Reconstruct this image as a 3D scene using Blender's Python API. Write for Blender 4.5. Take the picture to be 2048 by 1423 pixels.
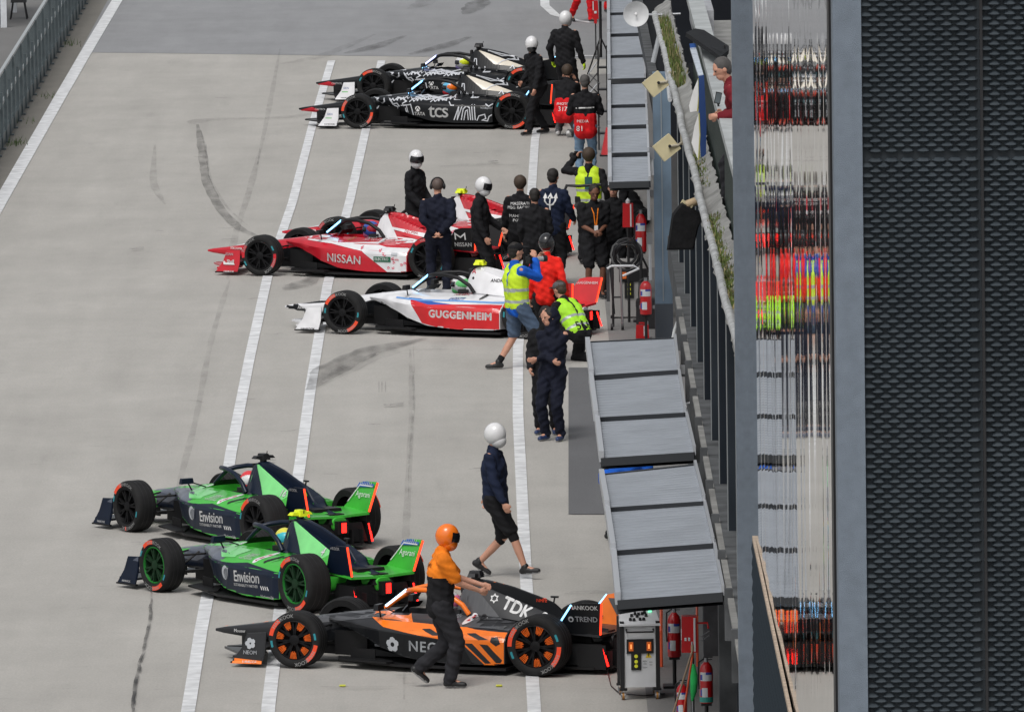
import bpy, bmesh, math, random
import numpy as np
from mathutils import Vector, Matrix
from mathutils.bvhtree import BVHTree
R = math.radians
sc = bpy.context.scene
for o in list(bpy.data.objects): bpy.data.objects.remove(o)
random.seed(7)

# ------------------------------------------------------------------ camera
F_PX, CX, CY = 22755.0, 1024.0, 711.5
CAM_H, PITCH, ROLL = 15.8, 0.0944, R(0.75)
cF = Vector((0, math.cos(PITCH), -math.sin(PITCH)))
_R0, _U0 = Vector((1, 0, 0)), Vector((0, math.sin(PITCH), math.cos(PITCH)))
cR = _R0*math.cos(ROLL) - _U0*math.sin(ROLL)
cU = _U0*math.cos(ROLL) + _R0*math.sin(ROLL)
CAM = Vector((0, 0, CAM_H))
cam_d = bpy.data.cameras.new("Camera"); cam_d.lens = F_PX/2048*36; cam_d.sensor_width = 36
cam_d.clip_end = 6000; cam_d.clip_start = 1
cam = bpy.data.objects.new("Camera", cam_d); sc.collection.objects.link(cam)
cam.matrix_world = Matrix(((cR.x, cU.x, -cF.x, 0), (cR.y, cU.y, -cF.y, 0), (cR.z, cU.z, -cF.z, CAM_H), (0, 0, 0, 1)))
sc.camera = cam

def ray(px, py): return (cF + cR*((px-CX)/F_PX) - cU*((py-CY)/F_PX))
def G(px, py, z=0.0):
    """world point where the sight line of a photo pixel meets height z"""
    d = ray(px, py); t = (z-CAM_H)/d.z
    return CAM + d*t
def AT(px, py, D):
    """world point at depth y = D on that sight line"""
    d = ray(px, py); return CAM + d*(D/d.y)

# ------------------------------------------------------------------ light
w = bpy.data.worlds.new("World"); sc.world = w; w.use_nodes = True
nt = w.node_tree; nt.nodes.clear()
sky = nt.nodes.new("ShaderNodeTexSky"); sky.sky_type = 'NISHITA'; sky.sun_disc = False
sky.sun_elevation = R(58); sky.sun_rotation = R(200); sky.dust_density = 4; sky.air_density = 1.2
hs = nt.nodes.new("ShaderNodeHueSaturation"); hs.inputs['Saturation'].default_value = 0.22
bg = nt.nodes.new("ShaderNodeBackground"); bg.inputs[1].default_value = 0.138
wo = nt.nodes.new("ShaderNodeOutputWorld")
nt.links.new(sky.outputs[0], hs.inputs['Color']); nt.links.new(hs.outputs[0], bg.inputs[0]); nt.links.new(bg.outputs[0], wo.inputs[0])
sun_d = bpy.data.lights.new("Sun", 'SUN'); sun_d.energy = 1.25; sun_d.angle = R(20); sun_d.color = (1, .97, .93)
sun = bpy.data.objects.new("Sun", sun_d); sc.collection.objects.link(sun)
sun.rotation_euler = (R(32), 0, R(-20))
sc.view_settings.view_transform = 'Standard'; sc.view_settings.look = 'None'
sc.view_settings.gamma = 1; sc.view_settings.exposure = -0.1
sc.cycles.max_bounces = 6; sc.cycles.diffuse_bounces = 3; sc.cycles.glossy_bounces = 3
sc.cycles.use_denoising = True
sc.render.film_transparent = False

# ------------------------------------------------------------------ materials
def srgb(r, g, b):
    f = lambda c: c/12.92 if c <= .04045 else ((c+.055)/1.055)**2.4
    return (f(r/255), f(g/255), f(b/255))
MATS = {}
def pbr(name, col, rough=.5, metal=0, coat=0, emit=0, var=0, vscale=8, bump=0, bscale=60, spec=.5):
    if name in MATS: return MATS[name]
    m = bpy.data.materials.new(name); m.use_nodes = True; MATS[name] = m
    n = m.node_tree; b = n.nodes['Principled BSDF']
    b.inputs['Base Color'].default_value = (*col, 1); b.inputs['Roughness'].default_value = rough
    b.inputs['Metallic'].default_value = metal; b.inputs['Coat Weight'].default_value = coat
    b.inputs['Coat Roughness'].default_value = .08; b.inputs['Specular IOR Level'].default_value = spec
    if emit:
        b.inputs['Emission Color'].default_value = (*col, 1); b.inputs['Emission Strength'].default_value = emit
    if var or bump:
        tc = n.nodes.new('ShaderNodeTexCoord')
        if var:
            t = n.nodes.new('ShaderNodeTexNoise'); t.inputs['Scale'].default_value = vscale; t.inputs['Detail'].default_value = 6
            n.links.new(tc.outputs['Object'], t.inputs['Vector'])
            mr = n.nodes.new('ShaderNodeMapRange'); mr.inputs[1].default_value = .3; mr.inputs[2].default_value = .7
            mr.inputs[3].default_value = 1-var; mr.inputs[4].default_value = 1+var
            n.links.new(t.outputs['Fac'], mr.inputs[0])
            mx = n.nodes.new('ShaderNodeVectorMath'); mx.operation = 'SCALE'; mx.inputs[0].default_value = col
            n.links.new(mr.outputs[0], mx.inputs['Scale']); n.links.new(mx.outputs[0], b.inputs['Base Color'])
        if bump:
            t2 = n.nodes.new('ShaderNodeTexNoise'); t2.inputs['Scale'].default_value = bscale; t2.inputs['Detail'].default_value = 4
            n.links.new(tc.outputs['Object'], t2.inputs['Vector'])
            bp = n.nodes.new('ShaderNodeBump'); bp.inputs['Strength'].default_value = bump; bp.inputs['Distance'].default_value = .02
            n.links.new(t2.outputs['Fac'], bp.inputs['Height']); n.links.new(bp.outputs[0], b.inputs['Normal'])
    return m
def paint(name, col):
    dk = max(col) < .06
    return pbr(name, col, .34, 0, .10 if dk else .45, var=.12, vscale=4, spec=.22 if dk else .4)
def cloth(name, col): return pbr(name, col, .85, 0, var=.22, vscale=7, bump=.5, bscale=9, spec=.25)

# ------------------------------------------------------------------ mesh helpers
class MB:
    def __init__(s): s.v = []; s.f = []; s.m = []; s.mats = []; s.smooth = False
    def mi(s, mat):
        if mat not in s.mats: s.mats.append(mat)
        return s.mats.index(mat)
    def add(s, vs, fs, mat):
        k = len(s.v); s.v += [tuple(v) for v in vs]; i = s.mi(mat)
        for f in fs: s.f.append(tuple(a+k for a in f)); s.m.append(i)
        return s
    def box(s, c, d, mat, rot=None, taper=1):
        x, y, z = d[0]/2, d[1]/2, d[2]/2; t = taper
        vs = [(-x, -y, -z), (x, -y, -z), (x, y, -z), (-x, y, -z), (-x*t, -y*t, z), (x*t, -y*t, z), (x*t, y*t, z), (-x*t, y*t, z)]
        vs = [Vector(v) for v in vs]
        if rot is not None: vs = [rot @ v for v in vs]
        vs = [v+Vector(c) for v in vs]
        return s.add(vs, [(3, 2, 1, 0), (4, 5, 6, 7), (0, 1, 5, 4), (1, 2, 6, 5), (2, 3, 7, 6), (3, 0, 4, 7)], mat)
    def prism(s, pts, a, b, mat, axis='y'):
        """closed outline pts extruded from a to b along axis (outline in the other two)"""
        def P(p, t):
            return {'y': (p[0], t, p[1]), 'z': (p[0], p[1], t), 'x': (t, p[0], p[1])}[axis]
        n = len(pts); vs = [P(p, a) for p in pts]+[P(p, b) for p in pts]
        fs = [tuple(range(n))[::-1], tuple(range(n, 2*n))]+[(i, (i+1) % n, n+(i+1) % n, n+i) for i in range(n)]
        return s.add(vs, fs, mat)
    def tube(s, pts, r, mat, n=8, caps=True):
        pts = [Vector(p) for p in pts]; rs = r if isinstance(r, (list, tuple)) else [r]*len(pts)
        rings = []; up = None
        for i, p in enumerate(pts):
            d = (pts[min(i+1, len(pts)-1)]-pts[max(i-1, 0)])
            d = d.normalized() if d.length > 1e-9 else Vector((0, 0, 1))
            if up is None: up = d.orthogonal().normalized()
            else:
                up = (up-d*up.dot(d)); up = up.normalized() if up.length > 1e-6 else d.orthogonal().normalized()
            q = d.cross(up); rings.append([p+(up*math.cos(2*math.pi*k/n)+q*math.sin(2*math.pi*k/n))*rs[i] for k in range(n)])
        vs = [v for rg in rings for v in rg]; fs = []
        for i in range(len(pts)-1):
            for k in range(n): fs.append((i*n+k, i*n+(k+1) % n, (i+1)*n+(k+1) % n, (i+1)*n+k))
        if caps: fs += [tuple(range(n))[::-1], tuple(range((len(pts)-1)*n, len(pts)*n))]
        return s.add(vs, fs, mat)
    def capsule(s, a, ra, b, rb, mat=None, n=10):
        a, b = Vector(a), Vector(b); d = (b-a); L = d.length
        if L < 1e-6: d = Vector((0, 0, 1))
        else: d = d/L
        P = []; rr = []
        for t in (88, 65, 40, 18): P.append(a-d*ra*math.sin(R(t))); rr.append(max(ra*math.cos(R(t)), 1e-4))
        P.append(a); rr.append(ra); P.append(b); rr.append(rb)
        for t in (18, 40, 65, 88): P.append(b+d*rb*math.sin(R(t))); rr.append(max(rb*math.cos(R(t)), 1e-4))
        up = d.orthogonal().normalized(); q = d.cross(up); vs = []; fs = []
        for p, r in zip(P, rr): vs += [p+(up*math.cos(2*math.pi*k/n)+q*math.sin(2*math.pi*k/n))*r for k in range(n)]
        for i in range(len(P)-1):
            for k in range(n): fs.append((i*n+k, i*n+(k+1) % n, (i+1)*n+(k+1) % n, (i+1)*n+k))
        fs += [tuple(range(n))[::-1], tuple(range((len(P)-1)*n, len(P)*n))]
        return s.add(vs, fs, mat)
    def ellip(s, c, r, mat=None, rot=None, n=16, m=10):
        vs = []; fs = []
        for i in range(m+1):
            t = math.pi*(i/m)*.998+.001*math.pi
            for k in range(n):
                a = 2*math.pi*k/n
                v = Vector((math.sin(t)*math.cos(a)*r[0], math.sin(t)*math.sin(a)*r[1], math.cos(t)*r[2]))
                if rot is not None: v = rot @ v
                vs.append(v+Vector(c))
        for i in range(m):
            for k in range(n): fs.append((i*n+k, (i+1)*n+k, (i+1)*n+(k+1) % n, i*n+(k+1) % n))
        fs += [tuple(range(n)), tuple(range(m*n, (m+1)*n))[::-1]]
        return s.add(vs, fs, mat)
    def lathe(s, prof, mat, n=32, axis='z', c=(0, 0, 0), mats=None, close=False):
        """prof: (radius, height) list"""
        vs = []; base = len(s.v)
        for r, h in prof:
            for k in range(n):
                a = 2*math.pi*k/n; u, v = r*math.cos(a), r*math.sin(a)
                p = {'z': (u, v, h), 'y': (u, h, v), 'x': (h, u, v)}[axis]
                vs.append((p[0]+c[0], p[1]+c[1], p[2]+c[2]))
        s.v += vs; L = len(prof)
        for i in range(L-1 if not close else L):
            j = (i+1) % L; im = s.mi(mats[i] if mats else mat)
            for k in range(n):
                s.f.append((base+i*n+k, base+i*n+(k+1) % n, base+j*n+(k+1) % n, base+j*n+k)); s.m.append(im)
        return s
    def build(s, name, parent=None, smooth=None, loc=None, fix=False):
        me = bpy.data.meshes.new(name); me.from_pydata(s.v, [], s.f)
        for m in s.mats: me.materials.append(m)
        me.polygons.foreach_set('material_index', s.m)
        if fix:
            bm = bmesh.new(); bm.from_mesh(me); bmesh.ops.recalc_face_normals(bm, faces=bm.faces[:]); bm.to_mesh(me); bm.free()
        if smooth:
            me.polygons.foreach_set('use_smooth', [True]*len(me.polygons)); me.update()
            try: me.set_sharp_from_angle(angle=R(smooth))
            except Exception: pass
        me.update()
        o = bpy.data.objects.new(name, me); sc.collection.objects.link(o)
        if parent is not None: o.parent = parent
        if loc is not None: o.location = loc
        return o
def tag(o, label, cat, group=None):
    o['label'] = label; o['category'] = cat
    if group: o['group'] = group
    return o
def thing(name, label, cat, loc=(0, 0, 0), rotz=0, group=None):
    o = bpy.data.objects.new(name, None); sc.collection.objects.link(o); o.location = loc; o.rotation_euler = (0, 0, rotz)
    o.empty_display_size = .2
    return tag(o, label, cat, group)
def struct(o, kind='structure'): o['kind'] = kind; return o

def text_polys(txt, size=1.0, bold=0.0, spacing=1.0, shear=0.0):
    cu = bpy.data.curves.new('t', 'FONT'); cu.body = txt; cu.size = size; cu.offset = bold; cu.resolution_u = 3
    cu.space_character = spacing; cu.align_x = 'CENTER'; cu.align_y = 'CENTER'; cu.shear = shear
    o = bpy.data.objects.new('t', cu); me = o.to_mesh()
    vs = [(v.co.x, v.co.y) for v in me.vertices]; fs = [tuple(p.vertices) for p in me.polygons]
    o.to_mesh_clear(); bpy.data.objects.remove(o); bpy.data.curves.remove(cu)
    return vs, fs
def stroke_polys(pts, w):
    vs = []; fs = []; P = [Vector(p) for p in pts]
    L = []; Rr = []
    for i, p in enumerate(P):
        a = (p-P[i-1]).normalized() if i > 0 else None
        b = (P[i+1]-p).normalized() if i < len(P)-1 else None
        d = a if b is None else b if a is None else (a+b).normalized() if (a+b).length > 1e-3 else b
        n = Vector((-d.y, d.x)); k = 1.0
        if a is not None and b is not None: k = 1/max(.45, abs(n.dot(Vector((-b.y, b.x)))))
        vs += [tuple(p+n*w/2*k), tuple(p-n*w/2*k)]
    for i in range(len(P)-1): fs.append((2*i, 2*i+1, 2*i+3, 2*i+2))
    return vs, fs

class Skin:
    """lays flat outlines on to part meshes by projecting them along a direction"""
    def __init__(s, objs):
        s.objs = objs; vs = []; fs = []; s.owner = []
        for i, o in enumerate(objs):
            k = len(vs); mw = o.matrix_basis
            vs += [mw @ v.co for v in o.data.vertices]
            for p in o.data.polygons: fs.append([a+k for a in p.vertices]); s.owner.append(i)
        s.bvh = BVHTree.FromPolygons(vs, fs); s.add = [MB() for _ in objs]
    def lay(s, vs, fs, mat, O, U, V, Dn, cell=.05, off=.003, reach=6, maxstep=.15):
        O, U, V, Dn = Vector(O), Vector(U), Vector(V), Vector(Dn).normalized()
        bm = bmesh.new(); bv = [bm.verts.new((a, b, 0)) for a, b in vs]
        for f in fs:
            try: bm.faces.new([bv[i] for i in f])
            except ValueError: pass
        bm.normal_update()
        if any(len(f.verts) > 3 for f in bm.faces): bmesh.ops.triangulate(bm, faces=bm.faces[:], ngon_method='EAR_CLIP')
        if cell and vs:
            for ax in (0, 1):
                lo = min(v[ax] for v in vs); hi = max(v[ax] for v in vs); k = math.floor(lo/cell)+1
                while k*cell < hi:
                    co = [0, 0, 0]; no = [0, 0, 0]; co[ax] = k*cell; no[ax] = 1
                    bmesh.ops.bisect_plane(bm, geom=bm.verts[:]+bm.edges[:]+bm.faces[:], dist=1e-6, plane_co=co, plane_no=no); k += 1
        bm.verts.ensure_lookup_table(); hit = {}
        for v in bm.verts:
            p = O+U*v.co.x+V*v.co.y-Dn*reach/2
            h = s.bvh.ray_cast(p, Dn, reach)
            if h[0] is None: continue
            n = h[1]; n = n if n.dot(Dn) < 0 else -n
            if n.dot(Dn) > -.015: continue
            hit[v.index] = (h[0]+n*off, s.owner[h[2]], (h[0]-p).length)
        bm.verts.index_update()
        for f in bm.faces:
            idx = [v.index for v in f.verts]
            if not all(i in hit for i in idx): continue
            ds = [hit[i][2] for i in idx]
            if max(ds)-min(ds) > maxstep: continue
            pv = [hit[i][0] for i in idx]
            nrm = (pv[1]-pv[0]).cross(pv[2]-pv[0])
            if nrm.dot(Dn) > 0: pv = pv[::-1]
            s.add[hit[idx[0]][1]].add(pv, [tuple(range(len(pv)))], mat)
        bm.free()
    def finish(s):
        for o, mb in zip(s.objs, s.add):
            if not mb.v: continue
            me = o.data; inv = o.matrix_basis.inverted(); n0 = len(me.materials)
            mats = list(me.materials)
            remap = []
            for m in mb.mats:
                if m not in mats: mats.append(m)
                remap.append(mats.index(m))
            vs = [tuple(v.co) for v in me.vertices]; k = len(vs)
            fs = [tuple(p.vertices) for p in me.polygons]; mi = [p.material_index for p in me.polygons]
            sm = [p.use_smooth for p in me.polygons]
            vs += [tuple(inv @ Vector(v)) for v in mb.v]; fs += [tuple(a+k for a in f) for f in mb.f]
            mi += [remap[i] for i in mb.m]; sm += [False]*len(mb.f)
            ne = bpy.data.meshes.new(me.name); ne.from_pydata(vs, [], fs)
            for m in mats: ne.materials.append(m)
            ne.polygons.foreach_set('material_index', mi); ne.polygons.foreach_set('use_smooth', sm); ne.update()
            try: ne.set_sharp_from_angle(angle=R(38))
            except Exception: pass
            o.data = ne

WHITE = pbr('white_paint', (.78, .78, .78), .5, var=.08, vscale=3)
BLACK = pbr('black_plastic', (.012, .012, .014), .45)
CARBON = pbr('carbon', (.010, .010, .011), .45, 0, .0, spec=.3)
RUBBER = pbr('tyre_rubber', (.014, .014, .0145), .82, var=.2, vscale=10, spec=.3)
METAL = pbr('grey_metal', (.35, .36, .38), .4, .8)
SKIN1 = pbr('skin_tone', srgb(196, 145, 122), .6)
SKIN2 = pbr('skin_tone_dark', srgb(120, 80, 62), .6)
REDLED = pbr('red_led', (1, .012, .008), .4, emit=5)
ORLED = pbr('orange_led', (1, .05, .015), .4, emit=2.0)
BLUELED = pbr('blue_led', (.25, .6, 1), .4, emit=3)
# ------------------------------------------------------------------ ground
def ground_mat(name, base, seed, streak=1.0, dark=.86):
    m = bpy.data.materials.new(name); m.use_nodes = True; n = m.node_tree; b = n.nodes['Principled BSDF']
    b.inputs['Roughness'].default_value = .85; b.inputs['Specular IOR Level'].default_value = .3
    g = n.nodes.new('ShaderNodeNewGeometry')
    def noise(scale, detail, vec=(1, 1, 1), off=0):
        mp = n.nodes.new('ShaderNodeMapping'); mp.inputs['Scale'].default_value = vec; mp.inputs['Location'].default_value = (seed+off, off*2, 0)
        n.links.new(g.outputs['Position'], mp.inputs['Vector'])
        t = n.nodes.new('ShaderNodeTexNoise'); t.inputs['Scale'].default_value = scale; t.inputs['Detail'].default_value = detail; t.inputs['Roughness'].default_value = .62
        n.links.new(mp.outputs[0], t.inputs['Vector']); return t.outputs['Fac']
    def rng(s, a, b2, c, d):
        r = n.nodes.new('ShaderNodeMapRange'); n.links.new(s, r.inputs[0])
        for i, q in enumerate((a, b2, c, d)): r.inputs[i+1].default_value = q
        return r.outputs[0]
    def mul(a, b2):
        q = n.nodes.new('ShaderNodeMath'); q.operation = 'MULTIPLY'; n.links.new(a, q.inputs[0]); n.links.new(b2, q.inputs[1]); return q.outputs[0]
    f = rng(noise(.35, 3), .3, .7, .93, 1.06)
    f = mul(f, rng(noise(2.2, 5, (1, .25, 1), 3), .3, .7, .95, 1.04))
    f = mul(f, rng(noise(38, 2, (1, .5, 1), 5), .25, .75, .90, 1.10))
    f = mul(f, rng(noise(.9, 5, (1.6, .10, 1), 19), .35, .7, 1.03, .93))
    f = mul(f, rng(noise(1.1, 6, (1.4, .18, 1), 9), .6, .78, 1, 1-.12*streak))
    f = mul(f, rng(noise(5.5, 4, (.3, .9, 1), 14), .63, .74, 1, dark))
    cr = n.nodes.new('ShaderNodeVectorMath'); cr.operation = 'SCALE'; cr.inputs[0].default_value = base
    n.links.new(f, cr.inputs['Scale']); n.links.new(cr.outputs[0], b.inputs['Base Color'])
    bp = n.nodes.new('ShaderNodeBump'); bp.inputs['Strength'].default_value = .25; bp.inputs['Distance'].default_value = .01
    n.links.new(noise(60, 3), bp.inputs['Height']); n.links.new(bp.outputs[0], b.inputs['Normal'])
    return m
M_CONC = ground_mat('pit_concrete', (.40, .386, .360), 2)
M_ASPH = ground_mat('pit_asphalt', (.268, .272, .28), 11, dark=.85)
M_TRACK = ground_mat('track_asphalt', (.17, .168, .165), 21)
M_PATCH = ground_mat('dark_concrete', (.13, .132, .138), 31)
M_VERGE = ground_mat('verge', (.19, .18, .16), 41, dark=.6)
M_LINE = pbr('line_paint', (.66, .67, .68), .6, var=.22, vscale=4, bump=.2)

def sheet(name, pts, z, mat):
    mb = MB(); mb.add([(p[0], p[1], z) for p in pts], [tuple(range(len(pts)))], mat)
    o = mb.build(name); 
    if o.data.polygons[0].normal.z < 0: o.data.flip_normals()
    return struct(o)
sheet('ground', [(-400, -100), (400, -100), (400, 3000), (-400, 3000)], -.004, M_CONC)
a, b = G(190, 105), G(1225, 118)
sl = (b.y-a.y)/(b.x-a.x)
sheet('pit_lane_road', [(-8.9, a.y+sl*(-8.9-a.x)), (1.5, b.y+sl*(1.5-b.x)), (9, b.y+sl*9), (9, 900), (-8.9, 900)], .0, M_ASPH)
sheet('track_road', [(-60, 100), (-9.95, 100), (-9.95, 900), (-60, 900)], .001, M_TRACK)
sheet('verge', [(-9.95, 100), (-8.85, 100), (-8.85, 900), (-9.95, 900)], .004, M_VERGE)
sheet('garage_floor', [(1.45, 95), (9, 95), (9, 226), (1.45, 226)], .0022, ground_mat('garage_concrete', (.22, .215, .21), 51))
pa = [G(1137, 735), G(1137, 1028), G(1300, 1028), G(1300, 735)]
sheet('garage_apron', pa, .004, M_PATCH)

def line_strip(name, px, width, z=.008, mat=None, wob=0):
    P = [G(*p) for p in px]; vs = []; fs = []
    for i, p in enumerate(P):
        d = (P[min(i+1, len(P)-1)]-P[max(i-1, 0)]).normalized(); n = Vector((-d.y, d.x, 0))
        ww = width*(1+random.uniform(-wob, wob)) if not isinstance(width, list) else width[i]
        vs += [tuple((p+n*ww/2)[:2])+(z,), tuple((p-n*ww/2)[:2])+(z,)]
    for i in range(len(P)-1): fs.append((2*i, 2*i+2, 2*i+3, 2*i+1))
    mb = MB(); mb.add(vs, fs, mat or M_LINE); o = mb.build(name)
    for p in o.data.polygons:
        if p.normal.z < 0: p.flip()
    return struct(o)
line_strip('lane_marking', [(362, 1500), (378, 1410), (402, 1260), (425, 1140), (462, 905), (500, 712), (537, 545), (585, 405), (625, 250), (663, 122)], .155)
line_strip('lane_marking', [(531, 1500), (537, 1410), (558, 1240), (574, 1090), (600, 930), (622, 770), (655, 570), (700, 400), (735, 245), (763, 122)], .155)
line_strip('lane_marking', [(1072, 1500), (1068, 1410), (1058, 1250), (1050, 1120), (1042, 950), (1036, 830), (1036, 700), (1052, 520), (1062, 400), (1070, 280), (1078, 240)], .15)
line_strip('lane_marking', [(-60, 512), (0, 405), (60, 300), (120, 195), (180, 92), (235, 0), (262, -45)], .24)
line_strip('lane_marking', [(1088, -30), (1090, 12), (1110, 30), (1150, 41), (1185, 46)], .2)
line_strip('lane_marking', [(1120, 112), (1200, 112)], .25)

# tyre marks and cracks: broken dark films laid on the concrete
def film(name, col, lo, hi, sc1):
    m = bpy.data.materials.new(name); m.use_nodes = True; n = m.node_tree; b = n.nodes['Principled BSDF']
    b.inputs['Base Color'].default_value = (*col, 1); b.inputs['Roughness'].default_value = .8
    g = n.nodes.new('ShaderNodeNewGeometry'); t = n.nodes.new('ShaderNodeTexNoise'); t.inputs['Scale'].default_value = sc1; t.inputs['Detail'].default_value = 5
    mp = n.nodes.new('ShaderNodeMapping'); mp.inputs['Scale'].default_value = (1.5, .35, 1)
    n.links.new(g.outputs['Position'], mp.inputs[0]); n.links.new(mp.outputs[0], t.inputs['Vector'])
    r = n.nodes.new('ShaderNodeMapRange'); r.inputs[1].default_value = .35; r.inputs[2].default_value = .7; r.inputs[3].default_value = lo; r.inputs[4].default_value = hi
    n.links.new(t.outputs['Fac'], r.inputs[0]); n.links.new(r.outputs[0], b.inputs['Alpha']); return m
F_SOFT = film('tyre_mark_soft', (.10, .095, .09), .03, .18, 3)
F_MID = film('tyre_mark', (.07, .068, .066), .10, .40, 3)
F_CRACK = film('crack', (.03, .03, .03), .1, .95, 4)
zz = [.010]
def mark(px, wd, mat, name='tyre_mark'):
    zz[0] += .0006
    P = []
    for i in range(len(px)-1):
        for k in range(6):
            t = k/6; P.append((px[i][0]*(1-t)+px[i+1][0]*t, px[i][1]*(1-t)+px[i+1][1]*t))
    P.append(px[-1])
    # rounded path
    for _ in range(3): P = [P[0]]+[((P[i-1][0]+P[i][0]*2+P[i+1][0])/4, (P[i-1][1]+P[i][1]*2+P[i+1][1])/4) for i in range(1, len(P)-1)]+[P[-1]]
    if name == 'crack': P = [(x+random.uniform(-2.2, 2.2), y) for x, y in P]
    ws = [wd*random.uniform(.8, 1.15)*min(1, .25+i/6, .25+(len(P)-1-i)/6) for i, _ in enumerate(P)]
    o = line_strip(name, P, ws, zz[0], mat); struct(o, 'structure')
mark([(395, 250), (405, 300), (410, 360), (440, 420), (480, 460), (530, 480)], .17, F_MID)
mark([(402, 262), (413, 310), (420, 360), (452, 415), (495, 452)], .05, F_SOFT)
mark([(385, 250), (402, 240), (480, 238), (560, 237), (640, 226)], .5, F_SOFT)
mark([(310, 290), (305, 370), (330, 410)], .16, F_SOFT)
mark([(460, 560), (440, 620), (420, 690), (390, 850), (360, 960), (340, 1100)], .09, F_SOFT)
mark([(520, 300), (500, 380), (470, 470), (455, 560)], .12, F_SOFT)
mark([(620, 780), (660, 740), (740, 700), (850, 678)], .5, F_MID)
mark([(640, 772), (700, 735), (790, 700), (900, 700)], .35, F_SOFT)
mark([(820, 700), (825, 800), (820, 900), (815, 1000), (810, 1100), (808, 1400)], .09, F_SOFT)
mark([(690, 108), (740, 98), (810, 73)], .4, F_MID)
mark([(820, 110), (880, 96), (940, 75)], .4, F_MID)
mark([(560, 130), (640, 116), (750, 70)], .35, F_SOFT)
mark([(930, 30), (950, 15), (975, -10)], .5, F_MID)
mark([(820, 20), (850, 8), (860, -10)], .5, F_SOFT)
mark([(880, 335), (960, 330), (1040, 332)], .5, F_SOFT)
mark([(570, 580), (600, 572), (650, 545)], .4, F_MID)
mark([(560, 100), (540, 210), (515, 330)], .10, F_SOFT)
mark([(640, 1375), (720, 1378), (800, 1374)], .3, F_SOFT)
mark([(1130, 1190), (1180, 1186), (1220, 1188)], .4, F_SOFT)
mark([(303, 1170), (300, 1240), (290, 1300), (275, 1345), (268, 1400), (262, 1440)], .045, F_CRACK, 'crack')
mark([(826, 690), (828, 800), (820, 880), (818, 1000)], .03, F_SOFT, 'crack')
for k in range(34):
    x, y = random.uniform(260, 1000), random.uniform(150, 1400); L = random.uniform(10, 45)
    mark([(x, y), (x+L/2, y+random.uniform(-3, 3)), (x+L, y+random.uniform(-5, 5))], random.uniform(.05, .22), random.choice([F_SOFT, F_MID, F_SOFT]))
for x, y in ((758, 778), (764, 778), (771, 778)):
    mark([(x, y-10), (x, y+12)], .03, F_MID)
for x in (685, 998):
    p = G(x, 1371); mb = MB(); mb.box((p.x, p.y, .009), (.07, .12, .006), pbr('yellow_paint', (.6, .62, .05), .5)); struct(mb.build('floor_marker'))

# ------------------------------------------------------------------ pit wall fence on the left
def catch_fence():
    FD = pbr('fence_steel', (.10, .125, .135), .5, .3, var=.2); FL = pbr('fence_rail_light', (.42, .45, .46), .45, .3)
    t = thing('fence', 'grey steel post and rail fence along the far left edge of the pit lane', 'fence', (-9.35, 190, 0))
    y0, y1 = -8, 75; mb = MB()
    mb.box((0, (y0+y1)/2, 1.36), (.06, y1-y0, .05), FL); mb.build('top_rail', t)
    mb = MB(); mb.box((0.0, (y0+y1)/2, .78), (.05, y1-y0, .05), FL); mb.build('middle_rail', t)
    mb = MB(); mb.box((0.0, (y0+y1)/2, .12), (.08, y1-y0, .24), FD); mb.build('kickboard', t)
    y = y0; k = 0
    while y < y1:
        h = 1.36 if k % 2 == 0 else 1.05
        mb = MB(); mb.box((.045, y, h/2), (.05, .09, h), FD); mb.box((.045, y, .02), (.14, .16, .03), FD); mb.build('post', t); y += 1.75; k += 1
    # thin wires standing between the rails
    mb = MB(); y = y0
    while y < y1:
        mb.add([(-.03, y, .2), (-.022, y, .2), (-.022, y, 1.34), (-.03, y, 1.34), (-.03, y+.012, .2), (-.022, y+.012, .2), (-.022, y+.012, 1.34), (-.03, y+.012, 1.34)],
               [(0, 1, 2, 3), (7, 6, 5, 4), (1, 5, 6, 2), (4, 0, 3, 7)], FD); y += .085
    mb.build('wire_mesh', t)
catch_fence()
# pit wall stand beyond the fence (top left corner)
def stand():
    W = pbr('stand_white', (.62, .64, .67), .5, var=.1)
    p = G(22, 55)
    t = thing('pit_wall_stand', 'white framed stand with a black seat beyond the fence in the top left corner', 'stand', (p.x, p.y, 0))
    for dx, dy in ((-.15, 0), (-.15, 5), (-.9, 0), (-.9, 5)):
        mb = MB(); mb.box((dx, dy, 1.4), (.13, .13, 2.8), W); mb.build('post', t)
    mb = MB(); mb.box((-.52, 2.5, 2.85), (1.0, 5.4, .1), W); mb.build('roof', t)
    mb = MB(); mb.box((-.95, 2.5, .9), (.05, 5.0, 1.3), W); mb.build('side_panel', t)
    mb = MB(); mb.box((-.15, 2.5, 1.1), (.06, 5, .06), W); mb.build('handrail', t)
    q = G(38, 38)
    c = thing('stool', 'black padded stool standing beside the white stand in the top left corner', 'stool', (q.x, q.y, 0))
    mb = MB(); mb.box((0, 0, .42), (.34, .34, .12), BLACK, taper=.85); mb.build('seat', c)
    mb = MB(); mb.box((.15, 0, .62), (.06, .3, .3), BLACK); mb.build('backrest', c)
    for a in (-.12, .12):
        for b2 in (-.12, .12):
            mb = MB(); mb.tube([(a, b2, .38), (a*1.5, b2*1.5, 0)], .016, BLACK); mb.build('leg', c)
stand()
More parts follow.
